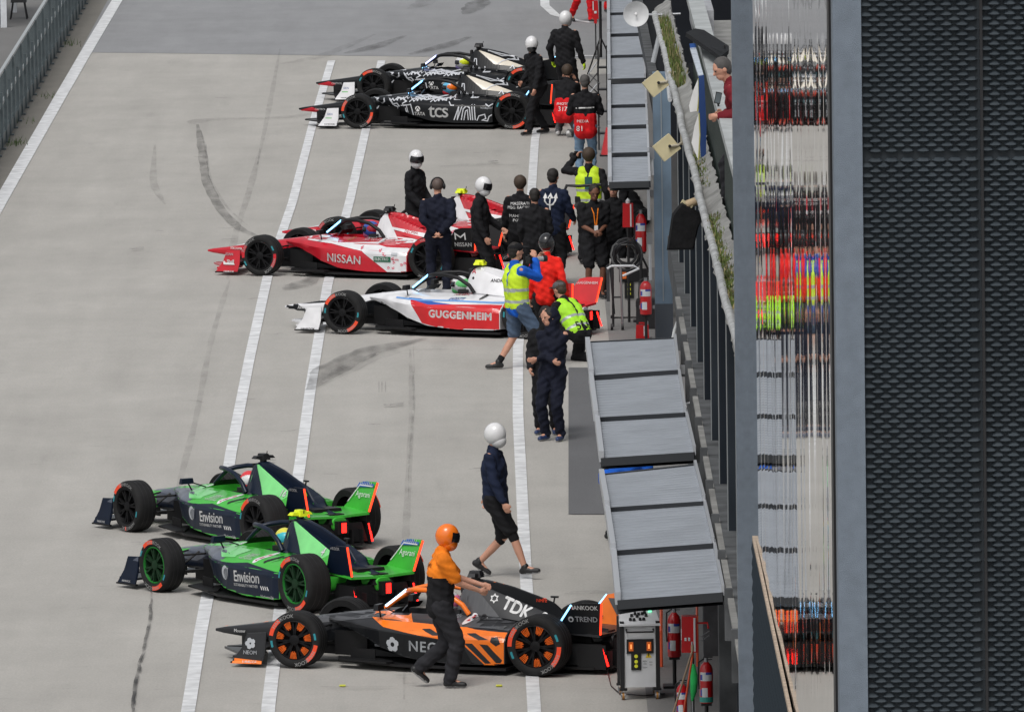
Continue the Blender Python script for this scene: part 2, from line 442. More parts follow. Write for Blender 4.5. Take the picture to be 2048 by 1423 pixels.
# grass tufts at the fence foot
mb = MB(); GR = pbr('weed', (.05, .09, .02), .8, var=.4)
for (cx, cy, n) in ((28, 289, 70), (140, 90, 30), (95, 195, 20), (60, 245, 14)):
    p = G(cx, cy)
    for k in range(n):
        x, y = p.x+random.gauss(0, .10), p.y+random.gauss(0, .35); a = random.random()*6.28; h = random.uniform(.05, .16)
        mb.add([(x, y, 0), (x+.015*math.cos(a), y+.015*math.sin(a), 0), (x+random.gauss(0, .04), y+random.gauss(0, .04), h)], [(0, 1, 2)], GR)
struct(mb.build('weeds'), 'stuff')

# ------------------------------------------------------------------ awnings over the garages
M_SLAT = pbr('awning_slat', (.31, .335, .37), .42, .3, var=.10, vscale=2.5)
M_TRIM = pbr('awning_trim', (.50, .52, .55), .4, .4)
M_FASC = pbr('awning_fascia', (.022, .025, .03), .5)
AZ = 3.0
def awning(label, rows, fascia=.10, step=0, group='louvred awnings over the garage doors'):
    """rows: (TL, TR, BR, BL) pixels of the slatted panels"""
    o0 = G(*rows[-1][3], AZ); t = thing('awning', label, 'awning', (o0.x, o0.y, 0), group=group); T = Vector((o0.x, o0.y, 0))
    for (tl, tr, br, bl) in rows:
        A, B, C, D = G(*tl, AZ-.02)-T, G(*tr, AZ+.08)-T, G(*br, AZ+.14)-T, G(*bl, AZ+.04)-T
        # the right end of the panel keeps its place on the sight line as it rises
        n = 15; mb = MB(); vs = []; fs = []
        for i in range(n*4+1):
            s = i/(n*4); ph = i % 4; zo = (-.04, .0, .01, -.035)[ph]
            for q, (P, Q) in enumerate(((D, A), (C, B))):
                v = P+(Q-P)*s; vs.append((v.x, v.y, v.z+zo))
        for i in range(n*4): fs.append((2*i, 2*i+1, 2*i+3, 2*i+2))
        mb.add(vs, fs, M_SLAT)
        lo = [(v[0], v[1], v[2]-.09) for v in (vs[0], vs[1], vs[-1], vs[-2])]
        mb.add(lo, [(0, 1, 2, 3)], M_FASC)
        mb.build('slatted_panel', t)
        mb = MB()
        def bar(P, Q, w, h, dz=0, mat=M_TRIM):
            d = (Q-P); L = d.length; rot = d.to_track_quat('X', 'Z').to_matrix(); mb.box((P+Q)/2+Vector((0, 0, dz)), (L, w, h), mat, rot)
        bar(D, A, .055, .12, .01); bar(C, B, .03, .10, .01); bar(A, B, .05, .07, -.02, M_FASC); bar(D+Vector((0, -.02, -.03)), C+Vector((0, -.02, -.03)), .03, .09+step, -.02-step/2, M_FASC)
        mb.build('panel_frame', t)
    mb = MB(); P, Q = G(*rows[-1][3], AZ)-T, G(*rows[-1][2], AZ)-T
    P.y -= .06; Q.y -= .06; P.z -= .07; Q.z += .02; d = Q-P
    mb.box((P+Q)/2, (d.length, .05, fascia), M_FASC, d.to_track_quat('X', 'Z').to_matrix()); mb.build('fascia', t)
    return t
awning('nearest slatted grey awning of three panels, directly above the white wheeled cabinet',
       [((1203, 950), (1390, 930), (1408, 1000), (1214, 1013)), ((1214, 1018), (1408, 1004), (1426, 1084), (1226, 1099)), ((1227, 1104), (1428, 1089), (1446, 1182), (1236, 1198))], .13)
awning('second slatted grey awning of three panels, beside the two men in dark hooded jackets',
       [((1175, 685), (1350, 677), (1357, 738), (1183, 749)), ((1182, 755), (1358, 745), (1370, 823), (1192, 833)), ((1194, 838), (1372, 828), (1389, 902), (1203, 914))], .08)
L0 = lambda y: 1217+(y-20)*.008; R0 = lambda y: 1283+(y)*.045
def rows_of(ys):
    return [((L0(a), a+1), (R0(a), a-1), (R0(b2), b2-1), (L0(b2), b2+1)) for a, b2 in ys]
awning('slatted awning of two panels next to the standing hi-vis photographer with a raised camera', rows_of([(258, 304), (314, 362)]), .10)
awning('slatted awning of two flush panels beside the kneeling photographers in red bibs', rows_of([(168, 208), (211, 249)]), .10)
awning('farthest slatted awning with four stepped panels, beside the black tripod stand', rows_of([(-25, 24), (30, 66), (71, 109), (115, 156)]), .10, .07)

# ------------------------------------------------------------------ pit building (garages) at x ~ 2.1
M_WALL = pbr('cladding_dark', (.014, .016, .020), .95, 0, spec=.1, var=.2, vscale=1.5)
M_WALL2 = pbr('cladding_dark_blue', (.020, .025, .033), .9, 0, spec=.1, var=.15, vscale=1.5)
M_JOINT = pbr('joint_light', (.30, .32, .33), .5, .3)
M_CONC2 = pbr('weathered_concrete', (.25, .25, .24), .9, var=.3, vscale=3, bump=.6, bscale=20)
M_LINT = pbr('lintel', (.10, .105, .11), .9, 0, spec=.1, var=.4, vscale=2.5)
M_BLUE = pbr('blue_pillar', (.12, .175, .235), .6, var=.25, vscale=2)
M_PALE = pbr('pale_panel', (.33, .37, .42), .5, var=.1)
WX = 2.17
pit = thing('pit_building', 'long dark clad pit garage building on the right with a mossy gutter ledge', 'building', (WX, 100, 0))
mb = MB(); mb.box((3.6, 25, 4.25), (6.9, 50, 2.4), M_WALL); mb.build('wall', pit)
# lintel beam that carries the awnings
mb = MB(); mb.box((.02, 25, 2.95), (.22, 50.2, .42), M_LINT); mb.box((-.1, 20.5, 3.14), (.06, 41, .05), M_CONC2)
for k in range(12): mb.box((-.12, 2+k*3.3, 3.0), (.08, .12, .5), M_LINT)
mb.build('lintel', pit)
# upright cladding boards with pale joints
rnd = random.Random(3)
M_FIN = pbr('cladding_fin', (.030, .037, .046), .9, 0, var=.2, vscale=1.5, spec=.1)
for k in range(11):
    y = 1.0+k*4.5
    mb = MB(); mb.box((.06, y, 4.3), (.12, .12, 2.3), M_FIN if k % 2 else M_WALL2); mb.build('cladding_fin', pit)
    mb = MB(); mb.box((-.004, y, 4.3), (.010, .10, 2.34), M_JOINT); mb.build('joint_strip', pit)
mb = MB(); mb.box((3.2, 20.5, 1.37), (.12, 41, 2.74), M_WALL); mb.build('garage_back_wall', pit)
for k, y in enumerate((.4, 10.5, 20.3, 30.2, 40.2)):
    mb = MB(); mb.box((.12, y, 1.37), (.26, .5, 2.74), M_LINT if k != 1 else M_WALL2); mb.build('door_pillar', pit)
for k in range(14):
    mb = MB(); mb.box((.16, 1.3+k*.62, 1.4), (.07, .08, 2.7), M_WALL2 if k % 2 else M_LINT); mb.build('door_frame', pit)
# gutter pipe and mossy ledge
mb = MB(); pts = []
for k in range(40):
    y = 2+k*1.45; pts.append((.02-.0035*k+rnd.gauss(0, .006), y, 5.56+rnd.gauss(0, .008)))
mb.tube(pts, .045, pbr('gutter_pipe', (.42, .43, .43), .6, .2, var=.35, vscale=6), n=8); mb.build('gutter_pipe', pit, smooth=60)
mb = MB(); vs = []; fs = []; N = 220
for i in range(N+1):
    y = 1+i*.27
    for j, (x, z) in enumerate(((.0, 5.42), (.04, 5.52), (.09, 5.56), (.15, 5.60), (.22, 5.66), (.25, 5.40))):
        vs.append((x-.002*i*.27+rnd.gauss(0, .012), y, z+rnd.gauss(0, .012)))
for i in range(N):
    for j in range(5): fs.append((i*6+j, i*6+j+1, (i+1)*6+j+1, (i+1)*6+j))
mb.add(vs, fs, M_CONC2); mb.build('ledge', pit, smooth=50)
mb = MB(); MOSS = pbr('moss', (.10, .14, .03), .95, var=.6, vscale=10); STRAW = pbr('dry_grass', (.25, .21, .10), .95, var=.4)
for (c0, c1, n) in ((13, 24, 1500), (28, 33, 300), (44, 57, 1800), (3, 7, 250)):
    for k in range(n):
        y = rnd.uniform(c0, c1); x = .03+rnd.random()*.14-.002*y; z = 5.53+(x)*.15; a = rnd.random()*6.28; h = rnd.uniform(.02, .10 if c0 < 40 else .2)
        mb.add([(x, y, z), (x+.03*math.cos(a), y+.06*math.sin(a), z), (x+rnd.gauss(0, .02), y+rnd.gauss(0, .05), z+h)], [(0, 1, 2)], MOSS if rnd.random() < .7 else STRAW)
struct(mb.build('moss', pit), 'stuff')
# brackets and cables under the ledge
for (px, py) in ((1372, 735), (1392, 795), (1424, 968), (1360, 808)):
    p = AT(px, py, 134-(py-735)*.05)-Vector((WX, 100, 0))
    mb = MB(); mb.tube([p, p+Vector((.16, 0, .02)), p+Vector((.16, 0, -.05))], .012, M_TRIM, 6); mb.box(p+Vector((-.03, 0, -.02)), (.08, .1, .1), M_TRIM); mb.build('bracket', pit)
mb = MB(); mb.tube([AT(1352, 600, 150)-Vector((WX, 100, 0)), AT(1356, 640, 146)-Vector((WX, 100, 0)), AT(1349, 660, 142)-Vector((WX, 100, 0)), AT(1346, 676, 140)-Vector((WX, 100, 0))], .02, pbr('hose_white', (.6, .62, .62), .5), 6)
mb.build('conduit', pit)
# terrace and parapet wall above the ledge
terr = thing('terrace', 'roof terrace with dark railing, pale coping and white columns above the garages', 'terrace', (WX, 100, 0))
mb = MB(); mb.box((3.4, 29, 5.46), (5.8, 57, .12), M_CONC2); mb.build('deck', terr)
RAILG = pbr('railing_dark_green', (.035, .05, .045), .5, .2, var=.2)
mb = MB(); y = 0
while y < 46:
    mb.box((.22, y, 6.0), (.03, .14, .95), RAILG); y += .36
mb.box((.24, 23, 5.9), (.01, 46, .9), RAILG); mb.build('balustrade', terr)
mb = MB(); mb.box((.25, 23, 6.5), (.20, 48, .09), pbr('coping', (.36, .38, .38), .7, var=.2, vscale=3)); mb.build('coping', terr)
mb = MB(); mb.box((.42, 52, 5.95), (.12, 12, .9), pbr('weathered_grey', (.33, .34, .36), .8, var=.3)); mb.build('parapet', terr)
for (px, D) in ((1414, 171), (1441, 166)):
    p = AT(px, 90, D); mb = MB(); mb.box((p.x-WX, D-100, 9.0), (.20, .2, 7), WHITE); mb.build('column', terr)
p = AT(1440, 60, 178); mb = MB(); mb.box((p.x-WX+1.2, 80, 8.6), (3.6, .3, 6.0), pbr('pale_wall', (.48, .49, .49), .8, var=.1)); mb.build('back_wall', terr)
for px, w_ in ((1424, .16), (1451, .22)):
    p = AT(px, 100, 177.6); mb = MB(); mb.box((p.x-WX, 79.8, 7.35), (w_, .05, 1.6), pbr('window_dark', (.06, .08, .09), .15)); mb.build('window', terr)
p = AT(1410, 40, 175); mb = MB(); mb.box((p.x-WX, 75, 9.7), (.34, .3, 2.6), pbr('duct_grey', (.28, .29, .3), .6)); mb.box((p.x-WX-.05, 74.8, 9.8), (.06, .1, .08), BLACK); mb.build('service_box', terr)
# farther garage block with the blue pillar
far = thing('garage_block', 'farther garage block with a tall blue grey pillar behind the cream floodlights', 'building', (2.25, 150, 0))
p = G(1330, 682); q = AT(1311, 640, p.y); q2 = AT(1346, 640, p.y)
mb = MB(); mb.box(((q.x+q2.x)/2-2.25, p.y-150+.2, 2.0), (q2.x-q.x, .4, 4.0), M_BLUE)
mb.box(((q.x+q2.x)/2-2.25-.01, p.y-150-.005, 2.3), (.012, .02, 3.4), M_JOINT); mb.build('pillar', far)
mb = MB(); mb.box(((q.x+q2.x)/2-2.25, p.y-150+.19, .28), (q2.x-q.x+.006, .41, .56), pbr('pillar_foot', (.05, .06, .075), .6)); mb.build('plinth', far)
mb = MB(); mb.box((2.6, 60, 3.9), (5, 78, 2.4), M_WALL); mb.box((.02, 60, 3.2), (.14, 78, .3), M_LINT); mb.build('wall', far)
mb = MB(); mb.box((2.6, 25, 1.3), (4.2, .2, 2.6), M_WALL); mb.build('inner_wall', far)
mb = MB(); mb.box((1.9, 60, 1.4), (.1, 78, 2.8), M_WALL); mb.build('garage_back_wall', far)
mb = MB()
for (px, py0, py1) in ((1318, 80, 30),): pass
pts = [AT(1329, 100, 160), AT(1333, 130, 158), AT(1340, 200, 154)]
mb.tube([v-Vector((2.25, 150, 0)) for v in pts], .03, pbr('white_pipe', (.68, .7, .72), .4), 8); mb.build('downpipe', far)
mb = MB(); mb.tube([AT(1319, 70, 164)-Vector((2.25, 150, 0)), AT(1306, 125, 164)-Vector((2.25, 150, 0))], .035, pbr('pipe_grey', (.35, .37, .39), .5), 8); mb.build('strut', far)
# frames beside the far garages
for k, (x0, y0, y1) in enumerate(((1296, 355, 440), (1303, 300, 350), (1299, 470, 560))):
    A, B = AT(x0, y0, 166-k), AT(x0+2, y1, 166-k); mb = MB(); mb.tube([A-Vector((2.25, 150, 0)), B-Vector((2.25, 150, 0))], .022, M_TRIM, 8); mb.box(A-Vector((2.25, 150, .05)), (.08, .08, .16), METAL); mb.build('door_track', far)

# ------------------------------------------------------------------ near facade: posts, mirror glazing, mesh cladding
M_POST = pbr('post_blue_grey', (.17, .205, .25), .6, .2, var=.10, vscale=14, bump=.35, bscale=260)
M_MESH = pbr('mesh_cladding', (.040, .052, .063), .55, .1, var=.12, vscale=3)
near = thing('tower_facade', 'near facade with blue grey posts, rippled mirror glazing and dark scaled cladding', 'building', (1.5, 48, 0))
N0 = Vector((1.5, 48, 0))
# mirror plane: x = x0 + .0086 y
TH = .0082
def on_plane(px):   # depth where the sight line meets the mirror plane
    s = (px-CX)/F_PX; return .99/(s-TH)
D1, D2 = on_plane(1497), on_plane(1664)
MIR = pbr('mirror_glass', (.76, .78, .79), .016, 1.0)
rn = random.Random(5); N = 2600; amp = 0
bulge = []
y = D2; cells = []
while y < D1:
    wd = rn.uniform(.8, 1.5)*(y/60)**1.2; cells.append((y, min(y+wd, D1), rn.uniform(.0004, .0015)*rn.choice((1, 1, -1)), rn.uniform(-.0012, .0012))); y += wd
xs = []
for (a, b2, sl2, tilt) in cells:
    n = 44; L = b2-a
    for i in range(n):
        s = i/n; xs.append((a+s*L, (sl2*L/math.pi)*math.sin(math.pi*s)+tilt*L*(s-.5)))
mb = MB(); z0, z1 = 5.4, 14.5; nz = 20; vs = []; fs = []
zs = [z0+(z1-z0)*j/nz for j in range(nz+1)]
ph = [rn.uniform(0, 6.28) for _ in range(6)]
for (yy, off) in xs:
    for z in zs:
        wv = .0004*math.sin(z*2.1+ph[0]+yy*.9)+.0002*math.sin(z*4.3+ph[1]-yy*1.7)
        vs.append((.99+TH*yy+off+wv-N0.x, yy-N0.y, z))
m = nz+1
for i in range(len(xs)-1):
    for j in range(nz): fs.append((i*m+j, i*m+j+1, (i+1)*m+j+1, (i+1)*m+j))
mb.add(vs, fs, MIR); mb.build('mirror_glazing', near, smooth=60)
mb = MB(); mb.box((.99+TH*64+.34-N0.x, (D1+D2)/2-N0.y, 7.25), (.12, D1-D2+1, 14.5), BLACK); mb.build('backing_wall', near)
def upright(px0, px1, D, top, name, mat, dd=.25, zt=14.5):
    a, b2 = AT(px0, 700, D), AT(px1, 700, D)
    mb = MB(); c = ((a.x+b2.x)/2, D+dd/2); mb.box((c[0]-N0.x, c[1]-N0.y, zt/2), (b2.x-a.x, dd, zt), mat); return mb.build(name, near)
upright(1471, 1505, D1+.6, 0, 'post', M_POST); upright(1502.5, 1507, D1+.2, 0, 'post_edge', BLACK, .3)
upright(1672, 1729, D2-.9, 0, 'post', M_POST); upright(1664, 1673, D2-.45, 0, 'post_edge', BLACK, .3)
# scaled cladding facing the camera
DM = D2-.9; a = AT(1728, 700, DM); ppm = F_PX/DM
cw = 32/ppm; chh = 10.1/ppm; x0 = a.x-.01
mb = MB(); ncol = 40; zlo, zhi = 8.3, 14.5; nrow = int((zhi-zlo)/chh)
seamx = AT(1968, 700, DM).x; seamz = AT(1800, 312, DM).z
for r in range(nrow):
    z = zlo+r*chh; ox = (cw/2 if r % 2 else 0)
    if abs(z-seamz) < chh*.6: continue
    for c in range(ncol):
        x = x0+c*cw+ox+cw/2
        if abs(x-seamx) < cw*.2: continue
        w2 = cw*.47; jx = rn.uniform(-.001, .001); dp = cw*.30*rn.uniform(.85, 1.1)
        yb = DM+.03; TL = (x-w2*.55+jx, yb, z+chh*.42); TR = (x+w2*.55+jx, yb, z+chh*.42); Lp = (x-w2, yb, z-chh*.12); Rp = (x+w2, yb, z-chh*.12)
        Fp = (x-w2*.62, yb-dp, z-chh*.22); Fq = (x+w2*.62, yb-dp, z-chh*.22); Fm = (x, yb-dp*1.15, z-chh*.27); Bp = (x, yb, z-chh*.72)
        vs = [tuple(Vector(v)-N0) for v in (TL, TR, Lp, Rp, Fp, Fq, Fm, Bp)]
        mb.add(vs, [(0, 2, 4), (0, 4, 6), (0, 6, 1), (1, 6, 5), (1, 5, 3), (2, 7, 4), (4, 7, 6), (6, 7, 5), (5, 7, 3)], M_MESH)
mb.box((x0+ncol*cw/2-N0.x, DM+.06-N0.y, (zlo+zhi)/2), (ncol*cw+cw, .06, zhi-zlo), pbr('mesh_backing', (.016, .022, .028), .8))
mb.box((seamx-N0.x, DM+.02-N0.y, (zlo+zhi)/2), (.012, .03, zhi-zlo), BLACK)
mb.build('scaled_cladding', near)
mb = MB(); mb.box((x0+ncol*cw/2-N0.x, DM+.4-N0.y, 4.1), (ncol*cw+cw, .8, 8.3), M_WALL2); mb.build('lower_wall', near)
# timber sill along the foot of the mirror, dark scaled cladding below it
A, B = AT(1507, 1075, on_plane(1507)-.25), AT(1585, 1445, on_plane(1585)-.25)
d = B-A; mb = MB(); mb.box((A+B)/2-N0, (d.length, .018, .03), pbr('bare_timber', (.42, .33, .25), .8, var=.25, vscale=9), d.to_track_quat('X', 'Z').to_matrix()); mb.build('sill_rail', near)
mb = MB(); n = 60
for i in range(n):
    t0 = i/n; P0 = A+d*t0
    for j in range(26):
        z = P0.z-.06-j*.085; y = P0.y+(d.y/n/2 if j % 2 else 0); x = .99+TH*y-.017; L = abs(d.y)/n*.46
        vs = [(x, y, z+.05), (x, y-L, z-.02), (x, y+L, z-.02), (x-.010, y-.02, z-.012), (x, y, z-.06)]
        mb.add([tuple(Vector(v)-N0) for v in vs], [(0, 3, 1), (0, 2, 3), (1, 3, 4), (3, 2, 4)], pbr('infill_scale', (.03, .04, .05), .9, spec=.05))
q = [(.99+TH*A.y-.015, A.y, A.z), (.99+TH*B.y-.015, B.y, B.z), (.99+TH*B.y-.015, B.y, 4.5), (.99+TH*A.y-.015, A.y, 4.5)]
mb.add([tuple(Vector(v)-N0) for v in q], [(0, 1, 2, 3)], pbr('infill_dark', (.010, .014, .018), .95, spec=.05)); mb.build('infill_cladding', near)
# ------------------------------------------------------------------ racing cars
def superring(hw, zt, zb, y0=0.0, e=3.2, n=28, ztc=None):
    out = []; zc = (zt+zb)/2; hz = (zt-zb)/2
    for k in range(n):
        a = 2*math.pi*k/n+math.pi/2
        c, s_ = math.cos(a), math.sin(a)
        y = math.copysign(abs(c)**(2/e), c)*hw; z = math.copysign(abs(s_)**(2/e), s_)*hz+zc
        if ztc is not None and s_ > 0 and abs(y) < hw*.80: z = ztc
        out.append((y+y0, z))
    return out
def loft(rings, xs, mat, capa=True, capb=True):
    mb = MB(); n = len(rings[0]); vs = [(x, y, z) for x, rg in zip(xs, rings) for y, z in rg]; fs = []
    for i in range(len(xs)-1):
        for k in range(n): fs.append((i*n+k, i*n+(k+1) % n, (i+1)*n+(k+1) % n, (i+1)*n+k))
    if capa: fs.append(tuple(range(n)))
    if capb: fs.append(tuple(range((len(xs)-1)*n, len(xs)*n))[::-1])
    return mb.add(vs, fs, mat)
def interp(tab, x):
    for a, b in zip(tab, tab[1:]):
        if a[0] >= x >= b[0]:
            t = (a[0]-x)/(a[0]-b[0]); t2 = t
            return [p*(1-t2)+q*t2 for p, q in zip(a[1:], b[1:])]
    return list(tab[-1][1:])
def frange(a, b, n): return [a+(b-a)*i/(n-1) for i in range(n)]

TUB = [(2.82, .012, .325, .295), (2.72, .04, .345, .275), (2.5, .085, .375, .25), (2.2, .125, .415, .225), (1.85, .16, .47, .21), (1.485, .19, .525, .19), (1.1, .23, .575, .17),
       (.75, .28, .62, .13), (.45, .335, .645, .09), (0, .37, .64, .07), (-.35, .38, .625, .07), (-.7, .38, .60, .07), (-1.1, .34, .57, .10), (-1.5, .27, .53, .15), (-1.95, .17, .47, .2), (-2.15, .10, .42, .26)]
POD = {1.30: [(.17, .52), (.21, .545), (.235, .53), (.245, .515), (.235, .50), (.17, .47)],
       1.0: [(.20, .55), (.30, .565), (.36, .53), (.375, .50), (.355, .425), (.2, .40)],
       .75: [(.22, .59), (.41, .575), (.51, .515), (.535, .475), (.50, .35), (.22, .31)],
       .45: [(.24, .61), (.53, .565), (.655, .495), (.68, .455), (.65, .24), (.25, .20)],
       .1: [(.27, .61), (.62, .55), (.74, .475), (.765, .43), (.74, .15), (.27, .11)],
       -.4: [(.28, .60), (.64, .54), (.775, .455), (.80, .41), (.795, .115), (.28, .09)],
       -.95: [(.28, .57), (.64, .52), (.775, .44), (.80, .39), (.80, .115), (.28, .09)],
       -1.09: [(.28, .55), (.62, .49), (.74, .42), (.77, .37), (.775, .13), (.28, .10)]}
COV = [(-.26, .07, .80, .79, .09, .78, .17, .62), (-.34, .08, .955, .95, .10, .94, .20, .62), (-.44, .07, 1.0, .985, .10, .975, .24, .62), (-.60, .035, .985, .90, .125, .925, .26, .61), (-.90, .025, .92, .79, .16, .825, .29, .59), (-1.30, .02, .79, .655, .195, .69, .31, .54),
       (-1.42, .018, .74, .62, .20, .645, .30, .51), (-1.52, .016, .64, .575, .20, .60, .28, .48), (-1.60, .015, .56, .52, .15, .53, .22, .47), (-1.75, .014, .52, .50, .12, .49, .20, .46), (-2.05, .012, .47, .46, .08, .45, .11, .44)]

def wheel_mb(rad, wd, rim_mat, accent, arcs, ringmat=None, wedge=None):
    """axis along y, outer face towards +y at y=0"""
    rr = rad*.70
    tyre = MB()
    prof = [(rr, -.012), (rr+.012, 0), (rad*.83, .006), (rad*.93, -.002), (rad*.985, -.024), (rad, -.055), (rad, -wd+.055), (rad*.985, -wd+.024), (rad*.93, -wd), (rr, -wd+.01)]
    tyre.lathe(prof, RUBBER, 48, 'y', close=True)
    for k in (-.1, -.17, -.24): tyre.lathe([(rad+.0015, k-.004 if wd > .3 else k*.85-.004), (rad+.0015, k+.004 if wd > .3 else k*.85+.004)], BLACK, 48, 'y')
    def arc(a0, a1, r0, r1, mat, y=.0085):
        n = max(3, int(abs(a1-a0)/6)); vs = []; fs = []
        for i in range(n+1):
            a = R(a0+(a1-a0)*i/n)
            for r in (r0, r1): vs.append((r*math.cos(a), y, r*math.sin(a)))
        for i in range(n): fs.append((2*i, 2*i+1, 2*i+3, 2*i+2))
        tyre.add(vs, fs, mat)
    for a0, a1 in arcs: arc(a0, a1, rad*.79, rad*.94, accent)
    arc(-8, 8, rad*.80, rad*.88, pbr('tyre_teal', (.02, .25, .30), .6), .009); arc(172, 188, rad*.80, rad*.88, pbr('tyre_teal', (.02, .25, .30), .6), .009)
    tw = pbr('tyre_lettering', (.30, .30, .30), .7)
    for c0 in (arcs[0][1]+48, arcs[1][1]+48):
        vs, fs = text_polys("HANKOOK", .060, 0, 1.0)
        rc = rad*.86; P = []
        for x, y in vs:
            a = R(c0)-x/rc; r = rc+y; P.append((-r*math.cos(a), .0095, r*math.sin(a)))
        tyre.add(P, fs, tw)
    rim = MB()
    rim.lathe([(rr, -.012), (rr-.012, -.004), (rr-.024, -.03), (rr-.03, -.12), (.06, -.13)], rim_mat, 40, 'y', mats=[ringmat or rim_mat, ringmat or rim_mat, rim_mat, rim_mat])
    rim.lathe([(.065, -.13), (.06, -.02), (.035, -.012), (.001, -.012)], rim_mat, 20, 'y')
    for k in range(7):
        for da in (-.13, .13):
            a = 2*math.pi*k/7; u0 = Vector((math.cos(a), 0, math.sin(a))); u1 = Vector((math.cos(a+da), 0, math.sin(a+da)))
            p0 = u0*.05+Vector((0, -.022, 0)); p1 = u1*(rr-.02)+Vector((0, -.018, 0)); t = u0.cross(Vector((0, 1, 0)))
            wv = t*.011; vs = [p0+wv, p0-wv, p1-wv*.9, p1+wv*.9]; vs += [v+Vector((0, -.03, 0)) for v in vs]
            rim.add(vs, [(0, 1, 2, 3), (4, 7, 6, 5), (0, 4, 5, 1), (1, 5, 6, 2), (2, 6, 7, 3), (3, 7, 4, 0)], rim_mat)
        if wedge:
            for q in range(5):
                a = 2*math.pi*(k+.5)/7+(q-2)*.085; u = Vector((math.cos(a), 0, math.sin(a))); t = u.cross(Vector((0, 1, 0)))*.0062
                r0 = rr*(.56 if q % 2 else .62); p0, p1 = u*r0, u*(rr-.012); y = Vector((0, -.004, 0))
                rim.add([p0+t+y, p0-t+y, p1-t+y, p1+t+y], [(0, 1, 2, 3), (3, 2, 1, 0)], wedge)
    return tyre, rim

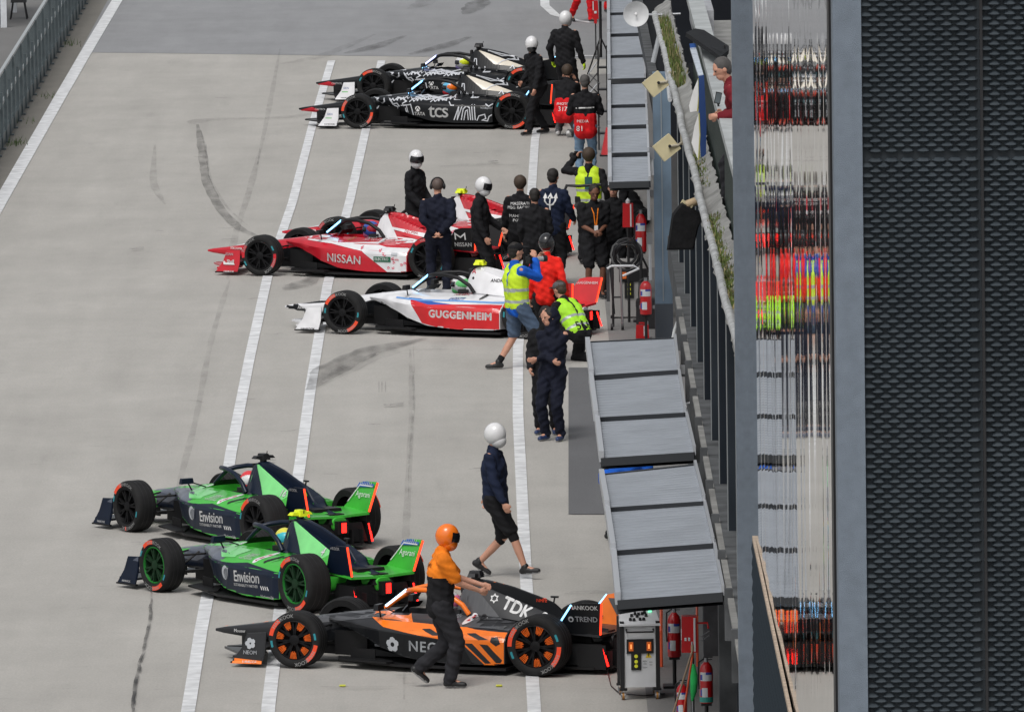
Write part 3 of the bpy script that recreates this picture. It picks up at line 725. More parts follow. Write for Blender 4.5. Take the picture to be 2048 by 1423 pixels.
RIMB = pbr('rim_black', (.006, .006, .007), .6, spec=.2)
def make_car(label, L, contact, psi, group=None):
    fx = Vector((-math.cos(psi), math.sin(psi), 0)); lx = Vector((-fx.y, fx.x, 0)); lx = Vector((-math.sin(psi), -math.cos(psi), 0))
    p = G(*contact); org = p-fx*1.485-lx*.85
    car = thing('racing_car', label, 'racing car', (org.x, org.y, 0), math.atan2(fx.y, fx.x), group)
    base = L['base']; dark = L.get('dark', CARBON)
    # monocoque
    xs = sorted(set(frange(2.82, -2.15, 46)+[.50, .5001, -.30, -.3001]), reverse=True); rings = []
    for x in xs:
        hw, zt, zb = interp(TUB, x); rings.append(superring(hw, zt, zb, 0, 3.0, 32, ztc=(.36 if -.3001 < x < .5001 else None)))
    tub = loft(rings, xs, base).build('monocoque', car, 35, fix=True)
    # side pods
    pods = []
    for sgn in (1, -1):
        st = sorted(POD, reverse=True); xs2 = frange(1.30, -1.09, 22); rg = []
        for x in xs2:
            for a, b in zip(st, st[1:]):
                if a >= x-1e-9 and x+1e-9 >= b:
                    t = (a-x)/(a-b); t = t*t*(3-2*t)*.3+t*.7
                    cc = [(p_[0]*(1-t)+q_[0]*t, p_[1]*(1-t)+q_[1]*t) for p_, q_ in zip(POD[a], POD[b])]; break
            out = []
            for i in range(len(cc)-1):
                for s in (0, .5):
                    out.append((cc[i][0]*(1-s)+cc[i+1][0]*s, cc[i][1]*(1-s)+cc[i+1][1]*s))
            out.append(cc[-1]); rg.append([(y*sgn, z) for y, z in out])
        pods.append(loft(rg, xs2, base).build('sidepod', car, 40, fix=True))
    # engine cover with shark fin
    xs3 = frange(-.26, -2.05, 34); rg = []
    for x in xs3:
        wt, zt, zg, yr, zr, yb, zb = interp(COV, x)
        half = [(0, zt+.004), (wt, zt-.008), (wt+.008, zg), (yr-.012, zr-.004), (yr, zr-.012), (yb, zb), (yb-.04, zb-.09), (0, zb-.10)]
        rg.append(half+[(-y, z) for y, z in half[-2:0:-1]])
    cl = loft(rg, xs3, L.get('cover', base)); fi = cl.mi(L.get('flare', L.get('cover', base)))
    for i in range(len(xs3)-1):
        if -1.50 < xs3[i] < -.36:
            for k in (3, 4, 9, 10): cl.m[i*14+k] = fi
    cov = cl.build('engine_cover', car, 14, fix=True)
    mb = MB(); mb.box((-.285, 0, .90), (.035, .12, .12), BLACK); mb.build('air_intake', car)
    # floor and front tray
    mb = MB(); fl = [(.95, .34), (.62, .66), (.2, .80), (-1.12, .83), (-1.12, .48), (-2.05, .46), (-2.2, .3), (-2.2, -.3), (-2.05, -.46), (-1.12, -.48), (-1.12, -.83), (.2, -.80), (.62, -.66), (.95, -.34)]
    mb.prism(fl, .055, .085, CARBON, 'z'); mb.build('floor', car)
    for s in (1, -1):
        mb = MB(); o = [(1.12, .40), (1.02, .66), (.35, .83), (.30, .72), (.55, .50)]
        mb.prism([(a, b*s) for a, b in o], .09, .11, L.get('tray', CARBON), 'z'); mb.box((.75, .55*s, .16), (.35, .012, .12), CARBON, Matrix.Rotation(-.25*s, 3, 'Z')); mb.box((1.0, .3*s, .25), (.4, .012, .28), CARBON); mb.build('floor_vane', car)
    mb = MB(); mb.box((1.15, 0, .17), (.9, .30, .14), CARBON); mb.box((.62, 0, .2), (.5, .5, .2), CARBON, taper=.8); mb.build('keel', car); mb = MB(); mb.box((-1.55, 0, .30), (.95, .56, .42), CARBON, taper=.7); mb.build('gearbox', car)
    # front wing
    wing = MB()
    for s in (1, -1):
        pl = [(2.70, .04*s), (2.30, .55*s), (2.26, .82*s), (1.93, .82*s), (1.98, .45*s), (2.18, .10*s)]
        wing.prism(pl, .10, .125, L.get('wing', base), 'z')
        wing.prism([(2.36, .12*s), (2.16, .55*s), (2.12, .80*s), (1.90, .80*s), (1.94, .5*s), (2.05, .12*s)], .19, .205, L.get('wing2', CARBON), 'z')
        wing.box((2.3, .10*s, .18), (.3, .014, .20), CARBON)
    fw = wing.build('front_wing', car, fix=True)
    eps = []
    for s in (1, -1):
        mb = MB(); o = [(2.27, .045), (2.14, .22), (2.08, .385), (1.84, .40), (1.845, .2), (1.88, .045)]
        vs = []
        for y0, in ((.0,), (.016,)):
            for x, z in o: vs.append((x, (.855-.10*max(z-.05, 0)**.8-y0)*s, z))
        n = len(o); mb.add(vs, [tuple(range(n)), tuple(range(n, 2*n))[::-1]]+[(i, (i+1) % n, n+(i+1) % n, n+i) for i in range(n)], L.get('plate', base))
        mb.box((2.06, .845*s, .05), (.42, .04, .02), CARBON)
        e = mb.build('endplate', fw, fix=True); eps.append(e)
    # wheels
    for x, rad, wd, y0 in ((1.485, .325, .27, .85), (-1.485, .35, .32, .85)):
        tyre, rim = wheel_mb(rad, wd, L.get('rim', RIMB), L['arc'], L.get('arcs', [(20, 62), (200, 245)]), L.get('ring'), L.get('wedge'))
        for s in (1, -1):
            w_ = rim.build('wheel', car, 30); w_.location = (x, y0*s, rad)
            if s < 0: w_.rotation_euler = (0, 0, math.pi)
            spin = random.uniform(-.5, .5); w_.rotation_euler.rotate_axis('Y', spin)
            tyre.build('tyre', w_, 40)
    # suspension
    for s in (1, -1):
        for x, yi, zi, zo in ((1.485, .17, .44, .42), (1.485, .17, .25, .22), (-1.485, .25, .42, .45), (-1.485, .25, .2, .22)):
            mb = MB(); hub = (x, .62*s, zo)
            mb.tube([(x+.24, yi*s, zi), hub], .013, CARBON, 6); mb.tube([(x-.22, yi*s, zi), hub], .013, CARBON, 6)
            mb.box((x, .63*s, (zo+.3)/2), (.10, .10, .16), BLACK); mb.build('wishbone', car)
        mb = MB(); mb.tube([(1.44, .2*s, .45), (1.47, .6*s, .2)], .014, CARBON, 6); mb.build('pushrod', car)
    # cockpit
    mb = MB(); mb.box((.1, 0, .34), (.8, .5, .03), BLACK); mb.box((-.24, 0, .56), (.16, .46, .2), L.get('headrest', BLACK)); mb.tube([(.36, -.1, .52), (.36, .1, .52)], .03, BLACK); mb.build('cockpit', car)
    # halo
    H = MB(); hm = L['halo']
    H.tube([(.70, 0, .62), (.55, 0, .73), (.40, 0, .82)], [.028, .026, .03], hm, 8)
    for s in (1, -1):
        H.tube([(.42, 0, .82), (.36, .10*s, .85), (.24, .20*s, .875), (.02, .265*s, .88), (-.2, .285*s, .84), (-.38, .29*s, .73), (-.46, .29*s, .62)], .030, hm, 8)
    halo = H.build('halo', car, 60)
    if L.get('halo_led'):
        mb = MB()
        for s in (1, -1): mb.tube([(.68, .02*s, .655), (.54, .03*s, .758), (.41, .05*s, .852)], .016, L['halo_led'], 6)
        mb.build('light_strip', halo)
    mb = MB(); vs = []; fs = []
    for i in range(9):   # low windscreen lip
        a = -1.2+2.4*i/8; vs += [(.44+.10*math.cos(a)-.1, .27*math.sin(a), .63), (.38+.10*math.cos(a)-.1, .25*math.sin(a), .70)]
    for i in range(8): fs.append((2*i, 2*i+2, 2*i+3, 2*i+1))
    mb.add(vs, fs, CARBON); mb.build('windscreen', car)
    # mirrors
    for s in (1, -1):
        mb = MB(); mb.box((.56, .52*s, .70), (.06, .19, .07), L.get('mirror', dark), taper=.85); mb.tube([(.56, .50*s, .68), (.58, .42*s, .56)], .010, CARBON, 6); mb.tube([(.50, .46*s, .68), (.45, .3*s, .62)], .008, CARBON, 6); mb.build('mirror', car)
    # on board camera
    mb = MB(); cm = L['cam']; mb.box((-.43, 0, 1.055), (.17, .11, .075), cm, taper=.7); mb.box((-.43, 0, 1.05), (.10, .30, .035), cm, taper=.8); mb.box((-.43, 0, 1.01), (.1, .04, .05), BLACK); mb.tube([(-.50, 0, 1.05), (-.52, 0, 1.13)], .006, BLACK, 5); mb.build('onboard_camera', car)
    mb = MB(); mb.tube([(-1.38, 0, .72), (-1.40, 0, .82)], .01, BLACK, 5); mb.box((-1.4, 0, .82), (.09, .03, .02), BLACK); mb.build('antenna', car)
    # rear wing: leaning side plates and a shallow vee of bodywork between
    rw = MB()
    for s in (1, -1):
        a = [(-1.55, .02*s, .50), (-1.62, .44*s, .49), (-2.13, .46*s, .455), (-2.13, .0, .44)]
        vs = a+[(x, y, z-.03) for x, y, z in a]
        rw.add(vs, [(0, 1, 2, 3), (7, 6, 5, 4), (0, 4, 5, 1), (1, 5, 6, 2), (2, 6, 7, 3), (3, 7, 4, 0)], L.get('rear', base))
    rwo = rw.build('rear_wing', car, fix=True); rps = []
    for s in (1, -1):
        def Y(z): return .45+.10*(z-.45)/.36
        o = [(-1.58, .485), (-1.66, .56), (-1.83, .80), (-1.95, .825), (-2.18, .83), (-2.12, .445)]
        mb = MB(); vs = [(x, Y(z)*s, z) for x, z in o]+[(x, (Y(z)-.016)*s, z) for x, z in o]; n = len(o)
        mb.add(vs, [tuple(range(n)), tuple(range(n, 2*n))[::-1]]+[(i, (i+1) % n, n+(i+1) % n, n+i) for i in range(n)], L.get('rearplate', base) if s > 0 else L.get('rearplate_far', L.get('rearplate', base)))
        e = mb.build('wing_endplate', rwo, fix=True); rps.append(e)
        mb = MB(); mb.tube([(-2.19, Y(.82)*s, .822), (-2.135, Y(.46)*s, .46)], .013, ORLED, 6); mb.build('light_strip', rwo)
        if L.get('rear_blue'):
            mb = MB(); mb.tube([(-1.59, (Y(.5)+.01)*s, .50), (-1.82, (Y(.8)+.01)*s, .80)], .012, BLUELED, 6); mb.build('light_strip', rwo)
    # rear end
    mb = MB(); mb.box((-1.90, 0, .22), (.50, .84, .24), CARBON, taper=.85); mb.box((-2.12, 0, .30), (.22, .16, .16), CARBON); mb.box((-1.95, 0, .40), (.4, .3, .12), CARBON, taper=.7)
    for k in (-.3, -.15, .15, .3): mb.box((-2.12, k, .17), (.2, .012, .18), CARBON)
    df = mb.build('diffuser', car)
    mb = MB(); mb.box((-2.23, 0, .30), (.025, .085, .14), BLACK); mb.box((-2.245, 0, .30), (.012, .065, .12), REDLED); mb.build('rear_light', car)
    for s in (1, -1):
        mb = MB(); mb.tube([(-2.15, .435*s, .32), (-2.22, .44*s, .10)], .012, REDLED, 6); mb.build('light_strip', df)
        mb = MB(); mb.box((-2.02, .44*s, .2), (.34, .014, .28), CARBON); mb.build('diffuser_fence', df)
    # livery
    sk = Skin([tub]+pods+[cov]+eps+rps)
    class D:
        pass
    def side(vs, fs, mat, off=.003, cell=.06, both=True, txt=False):
        sk.lay(vs, fs, mat, (0, 0, 0), (1, 0, 0), (0, 0, 1), (0, -1, 0), cell, off)
        if both:
            v2 = vs
            if txt:
                cx = sum(v[0] for v in vs)/len(vs); v2 = [(2*cx-v[0], v[1]) for v in vs]
            sk.lay(v2, fs, mat, (0, 0, 0), (1, 0, 0), (0, 0, 1), (0, 1, 0), cell, off)
    lev = [0]
    def poly(mat, pts): lev[0] += 1; side(pts, [tuple(range(len(pts)))], mat, .003+.00022*lev[0], .022)
    def text(mat, s, x, z, size, bold=0, rot=0, sp=1.0, shear=0):
        vs, fs = text_polys(s, size, 0, sp, shear); lev[0] += 1
        if bold:
            v0, f0 = vs, fs; vs = []; fs = []
            for dx, dy in ((-.7, 0), (.7, 0), (0, .6), (0, -.6)):
                k = len(vs); vs = vs+[(a+dx*bold, b+dy*bold) for a, b in v0]; fs = fs+[tuple(i+k for i in f) for f in f0]
        # seen from +y the text runs towards -x
        c, s_ = math.cos(rot), math.sin(rot)
        v = [(x-(a*c-b*s_), z+(a*s_+b*c)) for a, b in vs]; side(v, fs, mat, .0035+.00022*lev[0], .05, txt=True)
    def line(mat, pts, w_): 
        lev[0] += 1
        if w_ > 0:
            vs, fs = stroke_polys(pts, w_); side(vs, fs, mat, .0035+.00022*lev[0], .03)
    def inner(mat, vf, x=0, z=0):
        lev[0] += 1; vs, fs = vf
        sk.lay(vs, fs, mat, (0, -.35, 0), (1, 0, 0), (0, 0, 1), (0, -1, 0), .05, .004+.0004*lev[0], .7)
    def top(mat, pts):
        lev[0] += 1; sk.lay(pts, [tuple(range(len(pts)))], mat, (0, 0, 0), (1, 0, 0), (0, 1, 0), (0, 0, -1), .04, .003+.00022*lev[0])
    L['livery'](poly, text, line, top)
    for m_, vf in L.get('inner', lambda: [])(): inner(m_, vf)
    sk.finish()
    return car, fx, lx, org

# ---- liveries (x along the car, z up; +x is the nose)
GREEN = paint('green', (.055, .46, .045)); LGREEN = paint('pale_green', (.20, .66, .22)); NAVY = paint('navy', (.006, .012, .028)); SLATE = paint('slate', (.09, .105, .14))
RED = paint('car_red', (.52, .008, .022)); CWHITE = paint('car_white', (.74, .74, .76)); ORANGE = paint('papaya', (.95, .20, .012)); DGREY = paint('dark_grey', (.028, .029, .032)); MGREY = paint('mid_grey', (.075, .077, .083))
BRED = paint('bright_red', (.62, .012, .018)); CREAM = paint('cream', (.66, .60, .50)); TBLK = paint('gloss_black', (.009, .010, .012)); LETW = pbr('lettering_white', (.72, .72, .72), .45); SILV = pbr('line_silver', (.60, .62, .66), .4)
PINK = paint('blossom', (.72, .10, .16)); YEL = pbr('camera_yellow', (.75, .85, .02), .5, emit=0); BLU = paint('blue', (.02, .10, .42)); GEL = pbr('sign_green', (.01, .12, .06), .5); LETG = pbr('lettering_grey', (.45, .47, .5), .5); GLIM = pbr('green_rim', (.015, .16, .025), .5, spec=.2)
ARC_OR = pbr('tyre_red_orange', (.85, .07, .02), .6); ARC_RD = pbr('tyre_red', (.55, .01, .02), .6)
def disc(cx, cz, r, n=18): return [(cx+r*math.cos(2*math.pi*k/n), cz+r*math.sin(2*math.pi*k/n)) for k in range(n)]

def liv_green(number):
    def f(poly, text, line, top):
        # lower pod and flank navy
        poly(NAVY, [(1.5, .30), (1.2, .43), (.95, .50), (.6, .50), (.25, .47), (-.05, .475), (-.35, .50), (-1.12, .46), (-1.12, .03), (1.5, .03)])
        poly(NAVY, [(1.95, .38), (1.0, .47), (.9, .15), (1.95, .12)])
        poly(SLATE, [(2.0, .33), (1.75, .45), (1.3, .57), (.95, .605), (.62, .59), (.30, .505), (.22, .47), (.6, .485), (.9, .50), (1.15, .455), (1.5, .33)])
        for s in (1, -1): top(SLATE, [(1.95, .06*s), (1.95, .3*s), (.25, .95*s), (.20, .60*s), (.70, .33*s), (1.25, .17*s)])
        poly(LGREEN, [(.95, .61), (.62, .66), (.1, .66), (.02, .53), (.30, .51), (.6, .59)])
        poly(CWHITE, [(.60, .60), (.45, .595), (.40, .62), (.52, .64)])
        poly(NAVY, [(2.9, .2), (2.9, .4), (2.6, .38), (2.2, .36), (1.7, .33), (1.7, .1)])
        poly(NAVY, [(-.3, .99), (-.40, .99), (-.83, .60), (-.83, .56), (-.3, .56)])
        poly(GREEN, [(-.30, .60), (-.30, .50), (-1.5, .40), (-1.52, .50), (-.83, .60)])
        poly(GREEN, [(-1.22, .56), (-1.42, .70), (-1.52, .58), (-1.7, .52), (-1.5, .48)])
        text(LETW, "Envision", -.42, .335, .185, .004, .03, .95)
        text(LETW, "SUSTAINABILITY PARTNER", -.40, .235, .046, .001, .03)
        for k in range(4): line(LETW, [(-.76-k*.045, .215), (-.73-k*.045, .26)], .016)
        text(LETW, "Nationwide", -.86, .135, .055, .001)
        poly(LETG, disc(.07, .35, .085)); poly(NAVY, disc(.04, .34, .070))
        for k in range(3): line(LETG, [(.10-k*.03, .28), (.05-k*.03, .42)], .010)
        text(LETW, "FORMULA", -.20, .555, .036, .001); text(LETW, "WORLD CHAMPIONSHIP", -.20, .530, .024, .0005)
        poly(CWHITE, disc(-.44, .545, .048)); text(ARC_RD, "E", -.44, .545, .075, .003)
        poly(BLACK, disc(-.63, .54, .032))
        text(LETW, number, -1.22, .66, .12, .004)
        text(LETW, "HANKOOK", 2.06, .085, .035, .001)
        text(LETW, "HANKOOK", -1.90, .79, .05, .001)
        line(GREEN, [(.35, .13), (-.2, .10), (-.9, .12)], .02)
        line(GREEN, [(.4, .2), (.05, .13), (-.3, .115)], .012)
    return f
def liv_neon(poly, text, line, top):
    poly(DGREY, [(1.9, .34), (1.5, .40), (1.15, .47), (.95, .5), (.5, .45), (.2, .44), (-.1, .42), (-.55, .34), (-.75, .10), (1.9, .03)])
    poly(TBLK, [(1.6, .30), (1.1, .44), (.75, .45), (.4, .44), (.1, .42), (-.3, .38), (-.6, .30), (-.72, .10), (1.6, .04)])
    poly(MGREY, [(1.85, .40), (1.5, .53), (1.0, .585), (.6, .62), (.55, .60), (.7, .56), (1.0, .52), (1.3, .47)])
    poly(ORANGE, [(.75, .60), (.35, .64), (.1, .55), (-.2, .535), (-.52, .53), (-.7, .50), (-1.12, .47), (-1.12, .12), (-.85, .115), (-.6, .33), (-.3, .39), (.1, .44), (.45, .49), (.62, .55)])
    for k, (x, t) in enumerate(((-.05, .49), (-.62, .46))):
        poly(DGREY, [(x, t), (x-.10, t+.005), (x-.28, t-.06), (x-.16, t-.065)])
    poly(DGREY, [(-.28, .52), (-.38, .52), (-.50, .46), (-.44, .455)])
    poly(DGREY, [(-.60, .355), (-.70, .355), (-.93, .135), (-.86, .13)])
    poly(DGREY, [(-.79, .35), (-.89, .345), (-1.06, .17), (-1.04, .14), (-.99, .14)])
    poly(DGREY, [(-.93, .43), (-1.0, .43), (-1.04, .36), (-.99, .33), (-.92, .38)])
    poly(MGREY, [(-.22, .62), (-.22, .98), (-.36, .98), (-.40, .98), (-.83, .60)])
    poly(ORANGE, [(-.68, 1.0), (-.80, .975), (-.78, .945), (-.66, .965)])
    poly(MGREY, [(-.2, .62), (-.22, .53), (-.9, .51), (-1.3, .46), (-1.35, .50), (-.8, .60)])
    text(LETW, "TDK", -1.02, .695, .185, .009, -.34, 1.0)
    for k in range(6):
        a = k*math.pi/3; line(LETW, [(-.73+.028*math.cos(a), .80+.028*math.sin(a)), (-.73+.045*math.cos(a+.5), .80+.045*math.sin(a+.5)), (-.73+.028*math.cos(a+1.05), .80+.028*math.sin(a+1.05))], .013)
    text(LETW, "8", -1.36, .61, .13, .006); text(ARC_OR, "NMFE", -1.25, .775, .05, .002)
    text(LETG, "NEOM", -.16, .285, .17, .004, -.03, 1.15)
    for k in range(5):
        a = 2*math.pi*k/5+.3; poly(LETG, disc(.32+.048*math.cos(a), .30+.048*math.sin(a), .042, 7))
    poly(TBLK, disc(.32, .30, .028, 8))
    poly(LETG, [(.60, .22), (.60, .245), (.72, .245), (.72, .22)])
    text(LETG, "FORMULA", -.30, .595, .036, .001); poly(CWHITE, disc(-.52, .585, .048)); text(ARC_RD, "E", -.52, .585, .075, .003); poly(BLACK, disc(-.64, .60, .03))
    text(LETW, "Mouser", 2.48, .315, .05, .001)
    for k in range(5):
        a = 2*math.pi*k/5; poly(LETG, disc(2.03+.038*math.cos(a), .27+.038*math.sin(a), .03, 7))
    text(LETG, "NEOM", 2.03, .165, .06, .002)
    poly(ORANGE, [(2.30, .04), (2.24, .10), (1.88, .075), (1.88, .04)]); text(LETW, "HANKOOK", 2.03, .062, .035, .001)
    poly(ORANGE, [(2.7, .345), (2.2, .41), (1.9, .455), (1.9, .475), (2.3, .43)])
    text(LETW, "HANKOOK", -1.97, .775, .068, .003); poly(ARC_OR, [(-1.80, .775), (-1.83, .795), (-1.85, .775), (-1.83, .755)])
    text(LETG, "TREND", -1.99, .64, .085, .002); poly(LETG, disc(-1.80, .64, .033)); poly(TBLK, disc(-1.80, .635, .018))
def liv_neon_far(poly, text, line, top): pass
def liv_red(poly, text, line, top):
    poly(TBLK, [(1.7, .03), (1.7, .36), (1.3, .40), (1.05, .44), (.85, .38), (.45, .20), (.1, .12), (-1.12, .10), (-1.12, .03)])
    poly(CWHITE, [(1.1, .575), (.6, .66), (-.3, .66), (-1.12, .60), (-1.12, .12), (-.75, .12), (-.30, .44), (.3, .53), (.75, .555)])
    poly(RED, [(.35, .61), (.1, .66), (-.35, .66), (-.8, .60), (-.5, .565), (-.1, .555), (.2, .55)])
    poly(RED, [(-.62, .60), (-.75, .545), (-1.12, .52), (-1.12, .49), (-.7, .50), (-.5, .54)])
    rr = random.Random(4)
    for k in range(26):
        x, z = rr.uniform(-1.08, .2), rr.uniform(.14, .56)
        if z < .44-(-.30-x)*.71+.03: continue
        for q in range(4):
            a = q*1.57+rr.random(); poly(PINK, disc(x+.016*math.cos(a), z+.016*math.sin(a), .011, 5))
    text(LETW, "NISSAN", .03, .30, .185, .005, -.05, 1.05)
    poly(GEL, [(-.52, .36), (-.52, .275), (-.82, .275), (-.82, .36)]); text(LETW, "ELECTRO", -.66, .318, .058, .003); text(PINK, "mobile", -.90, .318, .045, .001)
    poly(LETG, [(-.83, .42), (-.83, .385), (-.93, .385), (-.93, .42)])
    poly(RED, [(-.45, 1.0), (-.75, .96), (-1.3, .79), (-1.46, .66), (-1.2, .56), (-.75, .66)])
    poly(CWHITE, [(-.55, .78), (-.58, .74), (-1.3, .60), (-1.35, .66)]); text(RED, "DECIMAL", -.92, .70, .06, .002, -.12)
    poly(CWHITE, [(-.22, .80), (-.32, .97), (-.44, .97), (-.55, .80), (-.70, .60), (-.3, .60)])
    text(LETW, "FORMULA E", -.30, .585, .05, .001); poly(CWHITE, disc(-.50, .59, .04)); text(pbr('number_gold', (.5, .25, .05), .5), "23", .05, .59, .07, .002)
    text(LETW, "HANKOOK", 2.02, .062, .035, .001); text(LETG, "NISSAN", 2.05, .335, .055, .002); text(LETW, "Shell", 2.0, .22, .07, .004); poly(LETW, [(2.14, .26), (2.12, .17), (1.92, .17), (1.94, .2), (2.08, .2)])
    text(LETW, "YOKOHAMA", 2.25, .36, .04, .001); text(LETG, "SABIC", .62, .26, .04, .001)
    poly(CARBON, [(-1.4, .4), (-1.6, .60), (-1.85, .85), (-2.2, .85), (-2.2, .4)])
    text(LETW, "NISSAN", -1.95, .56, .09, .003)
    line(LETW, [(-1.83, .64), (-1.83, .74), (-1.92, .68), (-2.0, .74), (-2.0, .64)], .022)
    line(CWHITE, [(2.3, .40), (1.9, .455), (1.6, .50)], .02); line(PINK, [(.5, .115), (-.2, .095), (-.9, .10)], .012)
def liv_white(poly, text, line, top):
    poly(TBLK, [(1.7, .03), (1.7, .36), (1.3, .46), (1.05, .46), (.85, .38), (.50, .22), (.1, .14), (-.5, .11), (-1.12, .10), (-1.12, .03)])
    poly(BRED, [(.46, .535), (.1, .47), (-.3, .48), (-.9, .49), (-1.12, .48), (-1.12, .09), (-.6, .095), (-.1, .13), (.22, .19)])
    poly(BLU, [(.52, .55), (.46, .53), (.1, .47), (-.3, .48), (.0, .505), (.3, .545)])
    line(paint('sky_blue', (.15, .35, .72)), [(.75, .54), (.3, .525), (-.3, .53), (-1.1, .51)], .02)
    text(LETW, "GUGGENHEIM", -.44, .325, .155, .010, -.02, 1.08)
    text(RED, "FORMULA E", -.28, .60, .045, .001); poly(BLACK, disc(-.66, .575, .032)); text(BLU, "ANDRETTI", -.3, .545, .05, .001)
    text(TBLK, "ANDRETTI", -.85, .80, .07, .002); text(RED, "A", -.38, .93, .10, .004); poly(BLACK, disc(-.38, .83, .02))
    poly(TBLK, [(2.9, .2), (2.9, .4), (2.62, .37), (2.45, .30), (2.45, .2)]); text(LETW, "AVA", 2.52, .31, .06, .002); line(TBLK, [(2.55, .37), (2.2, .40), (1.9, .43)], .02)
    text(TBLK, "HANKOOK", 2.05, .065, .045, .001)
    text(LETW, "GUGGENHEIM", -1.93, .70, .055, .002)
def liv_tcs(number, cam):
    def f(poly, text, line, top):
        W = .019
        text(LETW, "tcs", -.06, .335, .38, .004, 0, .9); text(LETW, "TATA", .32, .275, .085, .003)
        poly(LETW, disc(.36, .37, .052)); line(TBLK, [(.31, .33), (.36, .40), (.41, .33)], .016)
        text(LETG, "Wolfspeed", -.98, .395, .05, .001); text(LETW, number, -1.42, .76, .10, .004, 0, 1, .3)
        L_ = lambda pts, w_=W: line(SILV, pts, max(w_*1.25, .017))
        L_([(1.42, .53), (1.32, .555), (1.22, .53), (1.25, .50), (1.15, .44), (1.08, .48), (1.1, .56), (1.0, .57), (.9, .44), (.8, .46), (.75, .40)])
        L_([(1.3, .30), (1.22, .38), (1.15, .36), (1.17, .28), (1.1, .22)])
        L_([(.82, .56), (.7, .545), (.6, .50), (.68, .46), (.66, .42), (.5, .45), (.45, .25)], .016)
        L_([(.72, .42), (.6, .44), (.55, .24)], .012); L_([(.62, .38), (.58, .25)])
        for k in range(3):
            s = .05*k
            L_([(-.42+s*.8, .17), (-.46+s*.6, .44-s*.2), (-.50-s*.2, .455-s*.4)], .014) if k == 0 else None
        for x0, x1, h in ((-.40, -.47, .46), (-.46, -.52, .44)): L_([(x0+.04, .17), (x1, h)], .016)
        L_([(-.50, .17), (-.54, .38), (-.60, .43), (-.66, .40), (-.68, .17)], .016); L_([(-.55, .17), (-.585, .34), (-.62, .36), (-.635, .17)], .014)
        L_([(-.72, .17), (-.70, .46)], .016); L_([(-.77, .17), (-.75, .46)], .016)
        L_([(-.80, .16), (-.84, .25), (-.95, .28), (-.97, .20), (-.90, .17), (-1.0, .155), (-1.03, .24), (-1.1, .28)], .015)
        L_([(.55, .62), (.4, .60), (.3, .57), (.1, .58), (-.1, .55), (-.3, .57), (-.35, .53), (-.5, .52)], .014)
        L_([(.45, .57), (.25, .60), (.05, .56), (-.15, .60)], .014); L_([(.5, .54), (.35, .56), (.2, .53), (.0, .56), (-.2, .52)], .012)
        L_([(-.28, .58), (-.34, .76), (-.38, .78), (-.40, .60), (-.48, .60), (-.50, .72)], .014)
        L_([(-.62, .96), (-.9, .85), (-1.1, .86), (-1.15, .80), (-.95, .77), (-.85, .70)], .014)
        L_([(-1.1, .62), (-1.15, .68), (-1.2, .60), (-1.3, .66), (-1.4, .62)], .014)
        poly(TBLK, [(-.3, .99), (-.40, .99), (-.78, .70), (-1.1, .665), (-1.51, .60), (-1.5, .42), (-.3, .42)])
        L_([(-.36, .62), (-.38, .80), (-.42, .80), (-.44, .62), (-.52, .62)], .014); L_([(-.6, .66), (-.62, .56), (-.75, .56)], .014)
        rr = random.Random(8)
        for k in range(9):
            x0 = .95-k*.14; z0 = .49+.02*(k % 3); L_([(x0, z0), (x0-.05, z0+.045), (x0-.09, z0+.01), (x0-.13, z0+.05), (x0-.17, z0+.015)], .013)
        L_([(1.05, .42), (.98, .36), (1.02, .30)], .014); L_([(.92, .50), (.86, .42), (.78, .40), (.80, .33)], .014); L_([(-.25, .50), (-.3, .44), (-.36, .44)], .014)
        L_([(-.95, .46), (-1.02, .42), (-1.08, .46)], .014); L_([(-.62, .955), (-.95, .875), (-1.2, .82), (-1.22, .775), (-1.0, .79)], .016)
        poly(RED, [(2.8, .29), (2.45, .26), (2.4, .31), (2.55, .345)]); text(LETW, "CASTROL", 2.38, .31, .05, .001)
        poly(CWHITE, [(2.24, .06), (2.12, .22), (2.07, .38), (1.85, .39), (1.85, .2), (1.885, .06)])
        text(BLU, "GKN", 2.02, .27, .05, .001); line(GREEN, [(2.1, .2), (1.98, .2)], .014); text(TBLK, "HANKOOK", 2.02, .085, .04, .001)
        line(BLUELED, [(.62, .635), (.66, .61)], .02)
    return f
def P_(*pts): return (list(pts), [tuple(range(len(pts)))])
def T_(s, x, z, size, rot=0):
    vs, fs = text_polys(s, size); c_, s_ = math.cos(rot), math.sin(rot); return ([(x-(a*c_-b*s_), z+(a*s_+b*c_)) for a, b in vs], fs)
def in_green():
    out = [(BLU, P_((-1.80, .74), (-1.84, .81), (-1.95, .83), (-2.17, .835), (-2.16, .765))), (LETW, T_("Agorani", -1.97, .66, .10)), (LETW, stroke_polys([(-1.62, .50), (-1.86, .77), (-2.14, .77)], .014))]
    for k in range(7): out.append((LETG, stroke_polys([(-1.86-k*.04, .775), (-1.87-k*.04, .825)], .012)))
    return out
def in_orange(): return [(MGREY, P_((-1.86, .76), (-1.96, .76), (-2.10, .60), (-2.06, .55), (-1.98, .58))), (MGREY, P_((-1.62, .50), (-1.72, .60), (-1.82, .56), (-1.74, .47)))]
def in_white(): return [(LETW, T_("GUGGENHEIM", -1.96, .74, .055))]
BASE = dict(arc=ARC_OR, halo=CARBON)
def lv(**k): d = dict(BASE); d.update(k); return d
BLACKCAM = BLACK
CARS = []
def car(label, L, contact, deg, group=None):
    c = make_car(label, L, contact, R(deg), group); CARS.append(c); return c
